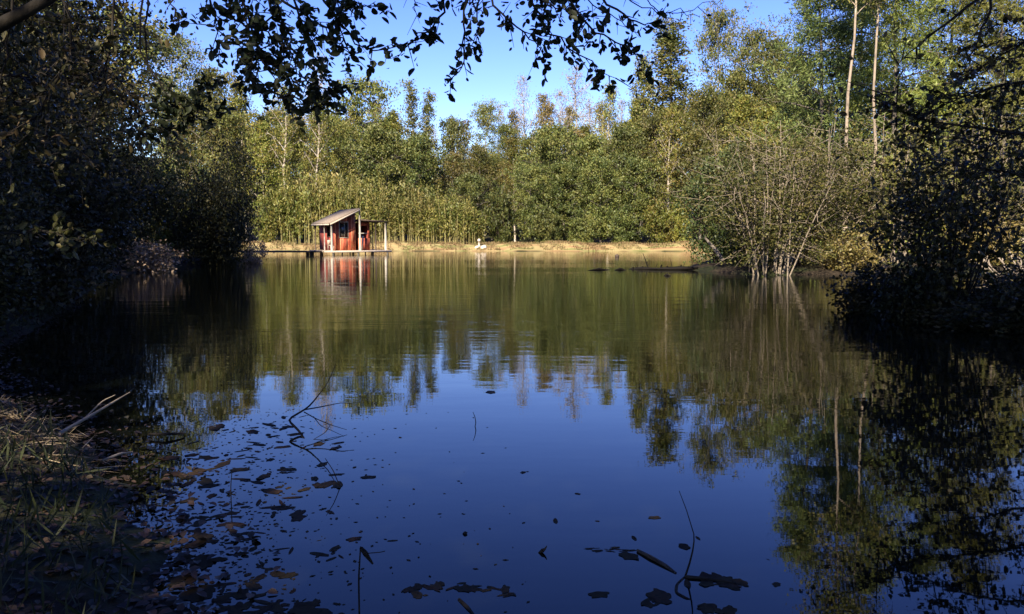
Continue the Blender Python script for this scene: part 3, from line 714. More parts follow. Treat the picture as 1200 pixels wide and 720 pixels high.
# dock
dock = empty('dock', ORG, A)
tag(dock, 'weathered plank dock under the red cabin with a walkway to the left bank', 'dock')
bxp('deck', (2.0, 1.62, DZ - .055), (5.4, 3.9, .10), 'deck_wood', dock)
bxp('rim_board', (2.0, -.36, DZ - .07), (5.4, .04, .13), 'wood_grey', dock)
inv = Matrix.Rotation(-A, 3, 'Z')
def loc(px, Y, z): return inv @ (Vector((at(px, 290, Y).x, Y, z)) - Vector(ORG))
a0 = Vector((-.72, .2, 0)); a1 = loc(268, 61.5, 0)
dirw = (a1 - a0); ln = dirw.length; ang = math.atan2(dirw.y, dirw.x)
b = MB(); b.box(tuple((a0 + a1) / 2 + Vector((0, 0, DZ - .06))), (ln, 1.0, .12), Matrix.Rotation(ang, 3, 'Z')); b.build('walkway', M['wood_dark'], dock)
pv = []
for px in (353, 357.2, 371.5, 379.5):
    q = loc(px, 60.0, 0); t = max(0.02, min(.98, (q - a0).dot(dirw) / ln ** 2)); pv.append((a0 + dirw * t - Vector((0, .4, 0)), .13))
for (u, v) in ((.72, -.3), (1.32, -.3), (2.55, -.3), (3.2, -.3)): pv.append((Vector((u, v, 0)), .055))
for (u, v) in ((-.5, 3.3), (1.2, 3.3), (2.8, 3.3), (4.4, 3.3)): pv.append((Vector((u, v, 0)), .08))
for q, r in pv:
    b = MB(); b.tube([(q.x, q.y, -1.2), (q.x, q.y, DZ - .108)], [r, r * .95], 8); b.build('pile', M['wood_dark'], dock, True)
for u in (0, 1.98, 4.35):
    b = MB(); b.tube([(u, -.33, -1.2), (u, -.33, DZ - .14)], [.085, .085], 8); o = b.build('pile', M['post_white'], dock, True); o['label'] = 'pale pile at the front of the dock'

# ------------------------------------------------------------------ left bank: near shaded trees and bushes
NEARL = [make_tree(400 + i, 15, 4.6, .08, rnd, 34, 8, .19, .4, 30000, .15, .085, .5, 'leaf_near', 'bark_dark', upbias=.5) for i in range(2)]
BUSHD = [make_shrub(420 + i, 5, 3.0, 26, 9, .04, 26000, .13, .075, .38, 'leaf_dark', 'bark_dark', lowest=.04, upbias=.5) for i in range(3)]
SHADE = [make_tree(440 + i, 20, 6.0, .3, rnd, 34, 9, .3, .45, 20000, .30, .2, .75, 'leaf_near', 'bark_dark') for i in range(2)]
def stand(name, me, x, y, rz, sc, lab, cat, grp=None, names=('trunk', 'crown'), dz=-.05):
    return put(name, me, (x, y, gz1(x, y) + dz), rz, sc, lab, cat, grp, names)
stand('bank_tree', NEARL[0], -12.6, 15.5, .3, 1.0, 'shaded tree nearest on the left bank, its crown filling the top left corner', 'tree', 'shaded trees of the left bank')
stand('bank_tree', NEARL[1], -16.2, 22.5, 2.1, 1.02, 'shaded tree second along the left bank behind the corner tree', 'tree', 'shaded trees of the left bank')
stand('bank_tree', NEARL[0], -18.4, 30, 4.0, 1.02, 'shaded tree farthest along the left bank, beside the hanging vine', 'tree', 'shaded trees of the left bank')
stand('bank_tree', NEARL[1], -14.2, 19.2, 3.3, 1.08, 'shaded tree wedged between the corner tree and the next on the left bank', 'tree', 'shaded trees of the left bank')
stand('bank_tree', NEARL[1], -21.5, 39, 5.0, .72, 'low shaded tree on the left bank behind the dark pointed bush', 'tree', 'shaded trees of the left bank')
for k, (x, y, h, w, rz, lab) in enumerate([
   (-14.6, 40.0, 1.18, .85, .2, 'black-green pointed bush overhanging the water left of the dock'),
   (-17.6, 36.5, 1.15, .95, 1.2, 'dark bush left of the pointed bush above the sunlit dead brush'),
   (-18.0, 30.0, .95, .95, 2.0, 'dark bush on the left bank above the small bright inlet reflection'),
   (-14.4, 25.5, .9, .95, 3.1, 'dark bush hanging over the left bank, middle of the row'),
   (-11.9, 20.5, .85, .9, 4.4, 'dark bush hanging over the left bank, second from the left edge'),
   (-9.6, 15.4, .8, .85, 5.2, 'dark bush near the left edge of the picture above the black water'),
   (-8.1, 11.3, .5, .62, .9, 'low dark bush cut by the left edge of the picture, above the black water')]):
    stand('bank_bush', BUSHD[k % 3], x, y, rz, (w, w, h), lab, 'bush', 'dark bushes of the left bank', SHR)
# sunlit dead brush
DEAD = make_shrub(470, 1.7, 1.4, 12, 6, .02, 2600, .13, .09, .2, 'leaf_dead', 'twig_pale', lowest=.1)
p = at(188, 300, 33.5); stand('dead_brush', DEAD, -15.0, 33.4, .4, (1.1, .9, .9), 'sunlit pinkish dead brush low on the dark left bank', 'brush', None, SHR)
p = at(298, 285, 42); stand('dead_brush', DEAD, p.x - .6, 43.5, 2.4, (.7, .7, 1.0), 'small sunlit dead brush under the pointed bush', 'brush', None, SHR)

# shade trees on the near bank behind and beside the viewpoint
for i, (x, y, s) in enumerate([(-14, 2, .78), (-14.5, -3, .9), (-2.5, -7, .97), (4.5, -6, 1.0), (11, -6, .95), (17, -3, .9), (-17, -6, 1.1), (0, -14, 1.15), (-16, -15, 1.0), (8, -15, 1.1), (-28, 2, 1.0), (-31, 27, .9), (21, 5, .75)]):
    stand('shade_tree', SHADE[i % 2], x, y, i * 1.7, s, 'tall leafy tree on the near bank outside the view', 'tree', 'shade trees of the near bank')

# ------------------------------------------------------------------ right bank
MULTI = [make_shrub(500 + i, 7.2, 3.4, 30, 13, .04, 13000, .125, .08, .27, 'leaf_shrub', 'twig_pale', lowest=.2, base_r=.9, tw_r=.0045) for i in range(2)]
stand('bank_shrub', MULTI[0], 9.9, 30.8, .5, (.95, .95, .82), 'many-stemmed sunlit shrub with pale fanning stems at the right waterline', 'shrub', 'sunlit shrubs of the right bank', SHR)
stand('bank_shrub', MULTI[1], 12.6, 33.6, 2.0, (1.0, 1.0, .85), 'sunlit shrub behind the fanning pale stems, below the pale trunks', 'shrub', 'sunlit shrubs of the right bank', SHR)
stand('bank_shrub', MULTI[0], 16.2, 34.8, 3.3, (1.0, 1.0, .9), 'sunlit olive shrub seen behind the dark bush on the right', 'shrub', 'sunlit shrubs of the right bank', SHR)
stand('bank_shrub', MULTI[1], 10.4, 38, 4.1, (.9, .9, .9), 'tall brownish shrub left of the fanning pale stems', 'shrub', 'sunlit shrubs of the right bank', SHR)
stand('bank_shrub', MULTI[1], 21, 35.5, 5.1, (1.1, 1.1, .95), 'sunlit shrub at the right edge above the little inlet', 'shrub', 'sunlit shrubs of the right bank', SHR)
EVER = make_shrub(520, 5.4, 2.3, 22, 9, .04, 13000, .15, .09, .3, 'leaf_deep', 'twig', lowest=.1)
stand('evergreen_shrub', EVER, 9.5, 37.0, 1.0, (.85, .85, 1.05), 'dark green shrub at the left end of the right bank, above the fallen log', 'shrub', 'dark evergreen shrubs', SHR)
stand('evergreen_shrub', EVER, 9.9, 33.6, 3.4, (.75, .75, .85), 'lower dark green shrub between the leaning snag and the pale fanning stems', 'shrub', 'dark evergreen shrubs', SHR)
RUSTB = make_shrub(525, 2.2, 1.8, 14, 7, .02, 4200, .14, .08, .25, 'leaf_rust', 'twig_pale', lowest=.05)
stand('bank_shrub', RUSTB, 20.2, 34.2, .7, (1.2, 1.2, 1.0), 'low rusty bush at the right edge above tangled roots', 'shrub', None, SHR)
stand('bank_shrub', RUSTB, 13.4, 32.0, 2.7, (.9, .9, .8), 'low rusty bush glimpsed through the dark bush on the right', 'shrub', None, SHR)
# pale tall trunks and pines
PALE = make_tree(540, 25, 3.2, .52, egg, 26, 6, .125, .9, 6500, .2, .12, .5, 'leaf_olive', 'bark_tan')
PALE2 = make_tree(541, 25, 3.0, .5, egg, 24, 6, .115, .9, 6000,   .2, .12, .5, 'leaf_olive', 'bark_tan')
p = at(998, 100, 45); stand('pale_tree', PALE, p.x, 45, .3, 1.0, 'tall tree with a whitish straight trunk, left one of the pair at right', 'tree', 'pale-trunked pair')
p = at(1018, 100, 46); stand('pale_tree', PALE2, p.x, 46, 1.9, 1.0, 'tall tree with a whitish straight trunk, right one of the pair at right', 'tree', 'pale-trunked pair')
def make_pine(seed, H, R, mat, nl=9000):
    rng = np.random.default_rng(seed)
    return make_tree(seed, H, R, .22, lambda q: max(.2, (1 - q) ** .6), 40, 8, .24, .18, nl, .34, .07, .36, mat, 'bark_grey', upbias=.2)
PINE = [make_pine(550, 24, 5.4, 'needle', 30000), make_pine(551, 22, 5.0, 'needle_blue', 26000)]
for px, Y, k, s, lab in ((962, 54, 1, .98, 'bluish pine whose crown meets the sky left of the pale trunks'), (1052, 52, 0, .95, 'light yellow-green pine right of the pale trunks'),
                         (1110, 60, 0, 1.05, 'yellow-green pine above the dark bush at right'), (1185, 50, 0, .9, 'yellow-green pine at the top right corner'), (1010, 66, 1, 1.1, 'bluish pine directly behind the pale trunks')):
    p = at(px, 200, Y); stand('pine_tree', PINE[k], p.x, Y, px * .1, s, lab, 'pine', 'pines of the right slope')
for i, (px, Y, kd, top, w, lab) in enumerate([(968, 62, 'yellow', 110, 110, 'yellow-green tree on the right slope under the bluish pine'), (1040, 58, 'olive', 100, 120, 'olive tree on the right slope behind the pale pair'),
        (1100, 66, 'yellow', 90, 130, 'yellow-green tree on the right slope above the dark bush'), (1165, 56, 'olive', 110, 130, 'olive tree on the right slope at the picture edge'), (1215, 64, 'yellow', 40, 140, 'yellow-green tree cut by the right picture edge'), (900, 70, 'yellow', 120, 100, 'yellowish tree behind the fanning pale stems'),
        (940, 50, 'lime', 170, 120, 'yellow-green thicket behind the fanning pale stems'), (1060, 46, 'lime', 165, 130, 'yellow-green thicket behind the dark bush at right'), (1150, 46, 'lime', 175, 130, 'yellow-green thicket at the right edge above the rusty bush')]):
    far_tree(kd, px, top, Y, w, lab, 'tree', 'trees of the right slope')

# dark bush on its grassy mound, shaded
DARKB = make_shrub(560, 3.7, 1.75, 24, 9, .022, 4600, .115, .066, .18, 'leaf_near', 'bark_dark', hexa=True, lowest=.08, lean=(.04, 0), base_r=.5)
stand('dark_bush', DARKB, 8.0, 14.6, .7, (1, 1, 1), 'large dark leafy bush on the grassy mound at right', 'bush', None, SHR)
# mound grass (dark tussock)
b = MB(); k = 8000
th = R0.uniform(0, 2 * PI, k); q = R0.uniform(0, 1.0, k) ** .5 * 1.25
gx = MOUND[0] + np.cos(th) * q * MOUND[2] * 1.04; gy = MOUND[1] + np.sin(th) * q * MOUND[3] * 1.02
C = np.stack([gx, gy, np.maximum(gz(gx, gy), -.02) + .15], 1)
leaf_cloud(b, R0, C, .44, .028, 0, tdir=np.tile([0, 0, .9], (k, 1)) + R0.normal(size=(k, 3)) * .4)
tag(b.build('tussock_grass', M['grass_green']), 'shaded tussock grass covering the mound under the dark bush', 'grass', kind='stuff')

LOWB = make_shrub(565, 1.0, .75, 16, 8, .012, 3600, .10, .055, .15, 'leaf_dark', 'bark_dark', hexa=True, lowest=.02, upbias=.6)
for i, (x, y, w, h, lab) in enumerate([(7.15, 14.3, .85, 1.1, 'low black shrub drooping into the water at the left foot of the large dark bush'), (7.7, 13.3, 1.0, .5, 'low black shrub drooping into the water before the large dark bush'), (8.6, 13.0, 1.0, .95, 'low black shrub drooping into the water at the right foot of the large dark bush'),
       (9.5, 13.7, .9, .6, 'low black shrub beyond the right foot of the large dark bush'), (7.3, 16.2, 1.1, .9, 'low black shrub behind the left foot of the large dark bush'), (9.6, 15.4, 1.2, .9, 'low black shrub half hidden behind the smaller dark bush')]):
    stand('waterside_shrub', LOWB, x, y, i * 1.3, (w, w, h), lab, 'shrub', 'low shrubs at the foot of the dark bush', SHR, dz=max(-.05, -.05 - gz1(x, y)))

# tangled pale roots at the right edge
b = MB()
for i in range(11):
    p0 = at(1152 + i * 6, 322 + R0.uniform(-3, 5), 31.5); x = p0.x
    pts = [(x, 32.6, .55 + R0.uniform(-.2, .5)), (x + R0.uniform(-.5, .3), 32.0, .35 + R0.uniform(-.1, .3)), (x + R0.uniform(-.9, .2), 31.2, R0.uniform(.05, .35)), (x + R0.uniform(-1.1, 0), 30.7, R0.uniform(-.1, .1))]
    b.tube(bez(pts[0], pts[1] if i % 2 else pts[2], pts[3], 8), np.linspace(.04, .012, 8), 5)
tag(b.build('root_tangle', M['twig_pale'], None, True), 'pale tangle of exposed roots at the right waterline', 'roots')

# ------------------------------------------------------------------ boughs: polyline in photo pixels + depth, with side twigs and blades
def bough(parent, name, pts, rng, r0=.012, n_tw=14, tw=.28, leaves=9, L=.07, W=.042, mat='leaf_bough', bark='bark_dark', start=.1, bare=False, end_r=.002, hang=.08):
    """pts: [(px, py, depth)]; a bough and its side twigs are one part, its leaves another"""
    P = np.array([tuple(at(*q)) for q in pts])
    t = np.linspace(0, 1, len(P)); tt = np.linspace(0, 1, 14)
    S = np.stack([np.interp(tt, t, P[:, k]) for k in range(3)], 1)
    S[1:-1] = (S[:-2] + 2 * S[1:-1] + S[2:]) / 4; S[1:-1] += rng.normal(size=(12, 3)) * .012
    br, lf = MB(), MB()
    br.tube(S, np.linspace(r0, end_r, 14), 6)
    ax = norm(S[-1] - S[0]); C, TD = [], []
    for i in range(n_tw):
        q = start + (1 - start) * (i + rng.uniform(0, .9)) / n_tw
        k = min(12, int(q * 13)); s = S[k] + (S[k + 1] - S[k]) * (q * 13 - k)
        d = norm(ax * .55 + rng.normal(size=3) * np.array([.7, .7, .6]) + np.array([0, 0, -hang]))
        ln = tw * rng.uniform(.35, 1.2)
        e = s + d * ln + np.array([0, 0, -ln * hang * .6]); c = s + d * ln * .5
        Q = bez(s, c, e, 6); br.tube(Q, np.linspace(r0 * .3 + .0012, .0012, 6), 4, cap=False)
        m = int(rng.integers(max(1, leaves // 2), leaves + 2)) if not bare else int(rng.integers(0, 2))
        for j in range(m):
            u = .15 + .85 * (j + rng.uniform(0, .6)) / max(1, m); kk = min(4, int(u * 5)); pp = Q[kk] + (Q[kk + 1] - Q[kk]) * (u * 5 - kk)
            sd = norm(np.cross(d, rng.normal(size=3)))
            td = norm(d * .6 + sd * .9 + np.array([0, 0, -.3])); C.append(pp + td * L * .55); TD.append(td)
    bo = br.build(name, M[bark], parent, True)
    if C:
        leaf_cloud(lf, rng, np.array(C), L, W, .15, oval=True, tdir=np.array(TD), lo=.4, hi=1.15)
        lf.build('leaves', M[mat], bo)
    return bo
RB = np.random.default_rng(77)
# tree above the viewpoint, its trunk behind the camera to the left
ov = empty('overhanging_tree', (-2.6, -1.6, gz1(-2.6, -1.6)))
tag(ov, 'tree overhanging the viewpoint, its leafy boughs dark against the sky', 'tree')
def under(o, root):
    o.matrix_parent_inverse = Matrix.Translation(-root.location); return o
b = MB(); T = [(-2.6, -1.6, -.2), (-2.5, -1.4, 2), (-2.2, -1.0, 4), (-1.9, -.4, 6.5), (-1.8, .2, 9)]
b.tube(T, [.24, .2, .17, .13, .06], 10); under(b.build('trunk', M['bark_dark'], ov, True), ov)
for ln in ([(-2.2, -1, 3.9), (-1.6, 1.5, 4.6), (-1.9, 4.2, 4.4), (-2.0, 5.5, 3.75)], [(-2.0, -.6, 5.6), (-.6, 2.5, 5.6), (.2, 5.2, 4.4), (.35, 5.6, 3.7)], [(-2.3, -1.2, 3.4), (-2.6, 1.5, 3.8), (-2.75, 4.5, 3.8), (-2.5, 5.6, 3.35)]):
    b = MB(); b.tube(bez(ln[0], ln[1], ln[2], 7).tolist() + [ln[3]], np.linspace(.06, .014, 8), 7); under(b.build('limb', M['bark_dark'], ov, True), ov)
d1 = 5.6
BOUGHS = [
 # left hanging mass
 ([(268, -60, d1), (285, 0, d1), (300, 45, d1), (318, 90, d1), (340, 118, d1)], 26, .26, 9), ([(330, -60, d1), (345, 0, d1), (362, 40, d1), (368, 70, d1), (385, 98, d1)], 24, .22, 9),
 ([(300, -50, 5.9), (320, 10, 5.9), (300, 60, 5.9), (305, 108, 5.9)], 24, .22, 9), ([(350, -60, d1), (375, 0, d1), (400, 30, d1), (425, 55, d1), (462, 58, d1), (500, 42, d1)], 18, .16, 7),
 ([(360, -60, 5.4), (395, -5, 5.4), (410, 12, 5.4), (440, 2, 5.4)], 14, .16, 7), ([(230, -60, d1), (243, -10, d1), (252, 25, d1), (258, 62, d1)], 16, .2, 7),
 ([(190, -50, d1), (200, -10, d1), (205, 12, d1), (206, 36, d1)], 10, .14, 5), ([(318, -40, 6.0), (330, 30, 6.0), (350, 85, 6.0), (372, 115, 6.0)], 22, .2, 9), ([(275, -40, 5.5), (290, 20, 5.5), (296, 80, 5.5)], 18, .2, 8),
 ([(400, -50, 5.7), (388, 0, 5.7), (400, 40, 5.7), (412, 66, 5.7)], 12, .14, 6),
 ([(300, 60, d1), (322, 84, d1), (352, 96, d1), (388, 104, d1), (398, 112, d1)], 16, .14, 8), ([(285, 80, 5.5), (300, 104, 5.5), (330, 112, 5.5), (366, 120, 5.5), (376, 124, 5.5)], 18, .13, 8),
 ([(330, 0, d1), (362, 20, d1), (396, 44, d1), (408, 70, d1)], 16, .15, 7), ([(262, 10, 5.7), (284, 30, 5.7), (310, 36, 5.7), (345, 60, 5.7)], 18, .16, 8),
 # centre hanging twigs
 ([(520, -60, d1), (524, 0, d1), (516, 25, d1), (500, 40, d1), (484, 44, d1), (464, 70, d1)], 12, .15, 6), ([(545, -50, d1), (545, 5, d1), (548, 45, d1), (540, 80, d1), (528, 92, d1)], 13, .13, 6),
 ([(560, -60, d1), (575, 0, d1), (600, 32, d1), (625, 45, d1), (640, 66, d1)], 16, .2, 7), ([(600, -60, 5.4), (618, 0, 5.4), (640, 30, 5.4), (660, 55, 5.4), (700, 78, 5.4), (722, 92, 5.4)], 20, .2, 8),
 ([(640, -60, d1), (662, 0, d1), (690, 30, d1), (715, 50, d1), (748, 56, d1), (750, 88, d1)], 22, .2, 8), ([(590, -50, 5.8), (625, -5, 5.8), (655, 10, 5.8), (690, 22, 5.8)], 18, .2, 8),
 ([(690, -50, d1), (705, 0, d1), (735, 20, d1), (760, 30, d1), (775, 22, d1)], 10, .12, 5), ([(560, -50, 6), (555, -5, 6), (562, 30, 6), (548, 60, 6)], 10, .16, 5),
]
for pts, n_tw, tw, lv in BOUGHS:
    under(bough(ov, 'bough', pts, RB, .011, n_tw, tw, lv), ov)
for pts in ([(690, -40, d1), (735, 0, d1), (770, 14, d1), (800, 18, d1), (832, 2, d1)], [(640, -40, 5.5), (700, 10, 5.5), (730, 30, 5.5), (750, 40, 5.5)], [(470, -40, d1), (484, 0, d1), (490, 20, d1)], [(740, -30, 5.5), (770, 12, 5.5), (820, 20, 5.5)]):
    under(bough(ov, 'bare_twig', pts, RB, .005, 6, .14, 1, bare=True), ov)
# near left tree with the thick limb in the corner and the hanging vine
nl = empty('leaning_tree', (-5.8, 5.2, gz1(-5.8, 5.2)))
tag(nl, 'dark leaning tree whose thick limb crosses the top left corner', 'tree')
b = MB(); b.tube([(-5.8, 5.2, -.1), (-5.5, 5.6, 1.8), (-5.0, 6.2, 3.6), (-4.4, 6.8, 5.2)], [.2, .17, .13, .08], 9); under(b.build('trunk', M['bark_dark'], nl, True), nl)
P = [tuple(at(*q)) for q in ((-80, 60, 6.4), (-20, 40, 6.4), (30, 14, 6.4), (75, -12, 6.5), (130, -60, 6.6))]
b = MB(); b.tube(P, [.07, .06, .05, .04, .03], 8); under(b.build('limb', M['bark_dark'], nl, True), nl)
for pts, n_tw, tw, lv in [([(60, -30, 7), (90, 40, 7), (60, 110, 7), (20, 170, 7)], 30, .5, 9), ([(140, -40, 7.6), (130, 40, 7.6), (120, 110, 7.6), (90, 190, 7.6)], 34, .5, 10), ([(20, -40, 7), (10, 60, 7), (-10, 150, 7)], 26, .45, 9),
                          ([(-40, 90, 7.5), (20, 85, 7.5), (70, 90, 7.5), (110, 96, 7.5)], 22, .4, 8), ([(-40, 200, 7.5), (30, 190, 7.5), (90, 200, 7.5)], 24, .45, 9), ([(-30, 280, 7.5), (40, 270, 7.5), (100, 285, 7.5)], 22, .4, 8),
                          ([(100, 60, 8), (140, 90, 8), (160, 130, 8), (175, 170, 8)], 26, .4, 10)]:
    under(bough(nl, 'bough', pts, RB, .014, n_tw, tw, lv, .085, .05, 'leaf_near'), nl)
for pts in ([(175, -60, 6), (168, 0, 6), (163, 35, 6), (170, 75, 6), (195, 108, 6), (212, 122, 6)], [(180, -60, 6), (173, 0, 6), (166, 40, 6), (178, 85, 6), (205, 112, 6)]):
    under(bough(nl, 'vine', pts, RB, .008, 6, .12, 1, bare=True, end_r=.005), nl)
for pts, n_tw, tw, lv in [([(170, 110, 6), (200, 115, 6), (235, 108, 6), (250, 92, 6)], 16, .15, 7), ([(160, 125, 6), (195, 135, 6), (225, 130, 6), (262, 140, 6)], 18, .17, 8), ([(160, 150, 6.1), (185, 150, 6.1), (205, 150, 6.1)], 14, .17, 8), ([(195, 118, 6), (215, 125, 6), (240, 118, 6)], 14, .14, 8)]:
    under(bough(nl, 'bough', pts, RB, .006, n_tw, tw, lv), nl)
# near right tree, limbs reaching in from the right edge
nr = empty('reaching_tree', (10.6, 11.5, gz1(10.6, 11.5)))
tag(nr, 'dark tree beyond the right edge with limbs reaching in above the bush', 'tree')
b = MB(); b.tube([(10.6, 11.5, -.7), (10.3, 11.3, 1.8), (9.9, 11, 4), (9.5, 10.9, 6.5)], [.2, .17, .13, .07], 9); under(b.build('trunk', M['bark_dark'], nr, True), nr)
d2 = 11
for pts, n_tw, tw, lv, r in [([(1300, 190, d2), (1220, 160, d2), (1140, 150, d2), (1070, 140, d2), (1038, 110, d2)], 44, .8, 12, .03), ([(1300, 120, d2), (1230, 90, d2), (1170, 100, d2), (1110, 120, d2), (1050, 150, d2)], 48, .8, 12, .03),
        ([(1300, 60, d2), (1220, 40, d2), (1180, 60, d2), (1140, 85, d2)], 34, .7, 12, .025), ([(1300, 240, d2), (1220, 210, d2), (1160, 200, d2), (1080, 190, d2)], 40, .7, 11, .025), ([(1300, 150, 11.6), (1230, 130, 11.6), (1160, 170, 11.6), (1130, 215, 11.6)], 40, .7, 12, .025),
        ([(1180, -40, d2), (1145, 0, d2), (1100, 35, d2), (1065, 62, d2), (1050, 80, d2)], 12, .5, 4, .03), ([(1170, -30, 10.5), (1155, 30, 10.5), (1140, 60, 10.5), (1120, 100, 10.5)], 16, .5, 6, .02), ([(1300, 0, d2), (1240, 10, d2), (1190, 25, d2), (1150, 35, d2)], 16, .5, 5, .02),
        ([(980, 60, d2 + 1), (970, 80, d2 + 1), (985, 130, d2 + 1), (1000, 190, d2 + 1)], 10, .4, 3, .008)]:
    under(bough(nr, 'limb', pts, RB, r, n_tw, tw, max(2, int(lv * .7)), .10, .06, 'leaf_near'), nr)

# ------------------------------------------------------------------ things in the water
def px_tube(b, pts, r, n=6):
    """pts: (px, py, z): the point on that pixel at height z"""
    P = np.array([tuple(wp(p[0], p[1], p[2])) for p in pts]); t = np.linspace(0, 1, len(P)); k = max(8, 3 * len(P)); tt = np.linspace(0, 1, k)
    S = np.stack([np.interp(tt, t, P[:, i]) for i in range(3)], 1)
    S[1:-1] = (S[:-2] + 2 * S[1:-1] + S[2:]) / 4
    b.tube(S, np.interp(tt, np.linspace(0, 1, len(r)), r), n); return S
def off_tube(b, base, offs, r, n=6):
    """base: pixel on the water; offs: (dx, dy, z) in metres from it"""
    o = wp(*base); P = np.array([(o.x + a, o.y + c, z) for a, c, z in offs]); t = np.linspace(0, 1, len(P)); tt = np.linspace(0, 1, 4 * len(P))
    S = np.stack([np.interp(tt, t, P[:, i]) for i in range(3)], 1); S[1:-1] = (S[:-2] + 2 * S[1:-1] + S[2:]) / 4
    b.tube(S, np.interp(tt, np.linspace(0, 1, len(r)), r), n)
# fallen log off the right bank
lg = empty('fallen_log', wp(775, 316)); lg.location.z = 0
tag(lg, 'blackened fallen log lying in the water off the right bank', 'log')
O = wp(775, 316)
b = MB(); S = [(q.x - O.x, q.y - O.y, z) for q, z in ((wp(818, 317), .1), (wp(795, 316.5), .06), (wp(772, 316.5), .05), (wp(750, 316), .03), (wp(737, 315.5), .0))]
b.tube(S, [.06, .10, .045, .085, .02], 9); b.build('stem', M['wet_wood'], lg, True)
b = MB(); k = wp(760, 315.5); b.tube([(k.x - O.x, k.y - O.y, 0), (k.x - O.x - .12, k.y - O.y, .35), (k.x - O.x - .27, k.y - O.y, .72)], [.03, .02, .01], 5); b.build('snapped_limb', M['wet_wood'], lg, True)
for px, h in ((741, .1), (752, .13), (774, .2), (781, .16), (797, .2), (806, .14)):
    b = MB(); k = wp(px, 315.8); b.tube([(k.x - O.x, k.y - O.y, 0), (k.x - O.x + .05, k.y - O.y, h)], [.06, .03], 5); b.build('stub', M['wet_wood'], lg, True)
for px, dx, h in ((748, -.1, .3), (756, .16, .42), (768, .1, .25), (788, -.12, .5), (800, .15, .38), (812, -.1, .6)):
    b = MB(); k = wp(px, 315.8); b.tube([(k.x - O.x, k.y - O.y, 0), (k.x - O.x + dx * .4, k.y - O.y, h * .55), (k.x - O.x + dx, k.y - O.y + .05, h)], [.016, .011, .005], 5); b.build('twig', M['wet_wood'], lg, True)
for a, c, lab in (((689, 317.2), (715, 316.4), 'thin drowned branch floating left of the fallen log'), ((720, 316.9), (734, 316.6), 'short drowned stick between the thin branch and the fallen log'), ((778, 323.5), (786, 323.5), 'small black stump breaking the water just in front of the fallen log')):
    b = MB(); P0, P1 = wp(*a), wp(*c); m_ = (P0 + P1) / 2; m_.z = .05
    P0.z = P1.z = -.01
    b.tube([tuple(P0), tuple(m_), tuple(P1)], [.02, .055, .02], 6); tag(b.build('drowned_branch', M['wet_wood'], None, True), lab, 'branch')
b = MB(); q = wp(723, 301.5); zz = np.linspace(-1, 1, 7); b.tube([(q.x, q.y, .06 + .15 * t) for t in zz], [.15 * math.sqrt(max(.01, 1 - t * t)) for t in zz], 8)
tag(b.build('float', M['wood_dark'], None, True), 'small dark float alone on the water in front of the dam', 'float')
# leaning snag at the dam end
P0, P1 = at(848, 306, 33.6), at(826, 279, 34.4)
b = MB(); b.tube([tuple(P0), tuple((P0 + P1) / 2 + Vector((.02, 0, .03))), tuple(P1)], [.10, .08, .05], 7)
b.tube([tuple(P1 + Vector((.05, 0, -.08))), tuple(P1 + Vector((.03, 0, .12)))], [.03, .012], 5)
tag(b.build('leaning_snag', M['bark_grey'], None, True), 'broken reddish snag leaning over the water at the end of the right bank', 'snag')
# forked branch rising from the water, left of centre
fb = MB(); base = (352, 505)
off_tube(fb, base, [(.15, -.35, -.03), (.02, -.1, .02), (-.1, .0, .09), (.06, .05, .18), (.2, .1, .36), (.27, .1, .52)], [.010, .010, .009, .007, .004, .002])
off_tube(fb, base, [(.02, .04, .16), (.14, .1, .17), (.3, .12, .20), (.40, .12, .19)], [.006, .005, .003, .002], 5)
off_tube(fb, base, [(.02, .05, .14), (.12, 0, .10), (.25, -.05, .06), (.38, -.05, .02)], [.005, .004, .003, .002], 5)
off_tube(fb, base, [(.25, -.05, .06), (.24, -.18, .03), (.15, -.3, -.01)], [.003, .003, .002], 5)
off_tube(fb, base, [(.1, .02, .11), (.18, -.08, .06), (.3, -.12, .02), (.42, -.2, -.01)], [.004, .003, .002, .0015], 5)
tag(fb.build('forked_branch', M['bark_dark'], None, True), 'bare forked branch rising from the water among floating leaves left of centre', 'branch')
def twig(name, base, offs, r, lab, extra=None, mat='bark_dark'):
    b = MB(); off_tube(b, base, offs, r)
    for e in extra or []: off_tube(b, base, e[0], e[1], 5)
    return tag(b.build(name, M[mat], None, True), lab, 'twig')
twig('twig', (556, 500), [(0, 0, -.02), (.012, 0, .03), (.004, 0, .08), (-.012, 0, .12)], [.004, .004, .003, .002], 'short lone twig poking straight out of the open blue water')
twig('twig', (421, 716), [(0, 0, -.03), (.0, 0, .14), (.008, .01, .27)], [.004, .004, .003], 'upright stalk with one folded leaf at the bottom left water', [([(.008, .01, .265), (.03, 0, .245), (.06, 0, .20)], [.008, .012, .004]), ([(.03, 0, .245), (.09, 0, .25), (.11, 0, .255)], [.002, .002, .002])])
twig('twig', (271, 590), [(0, 0, -.02), (0, 0, .1), (.01, 0, .19)], [.003, .003, .002], 'thin upright stalk among the floating leaves at left')
twig('twig', (400, 572), [(0, 0, -.02), (-.05, .02, .1), (-.1, .02, .18)], [.003, .003, .002], 'thin tilted stalk at the right fringe of the floating leaves')
twig('twig', (636, 648), [(-.02, 0, -.004), (.0, 0, .012), (.012, 0, .02), (.02, 0, .035)], [.006, .010, .005, .002], 'tiny dark snag alone in the open water near the bottom centre')
twig('twig', (545, 626), [(-.012, 0, .0), (0, 0, .006), (.012, 0, .006)], [.004, .009, .004], 'tiny round bud floating alone left of the bottom centre')
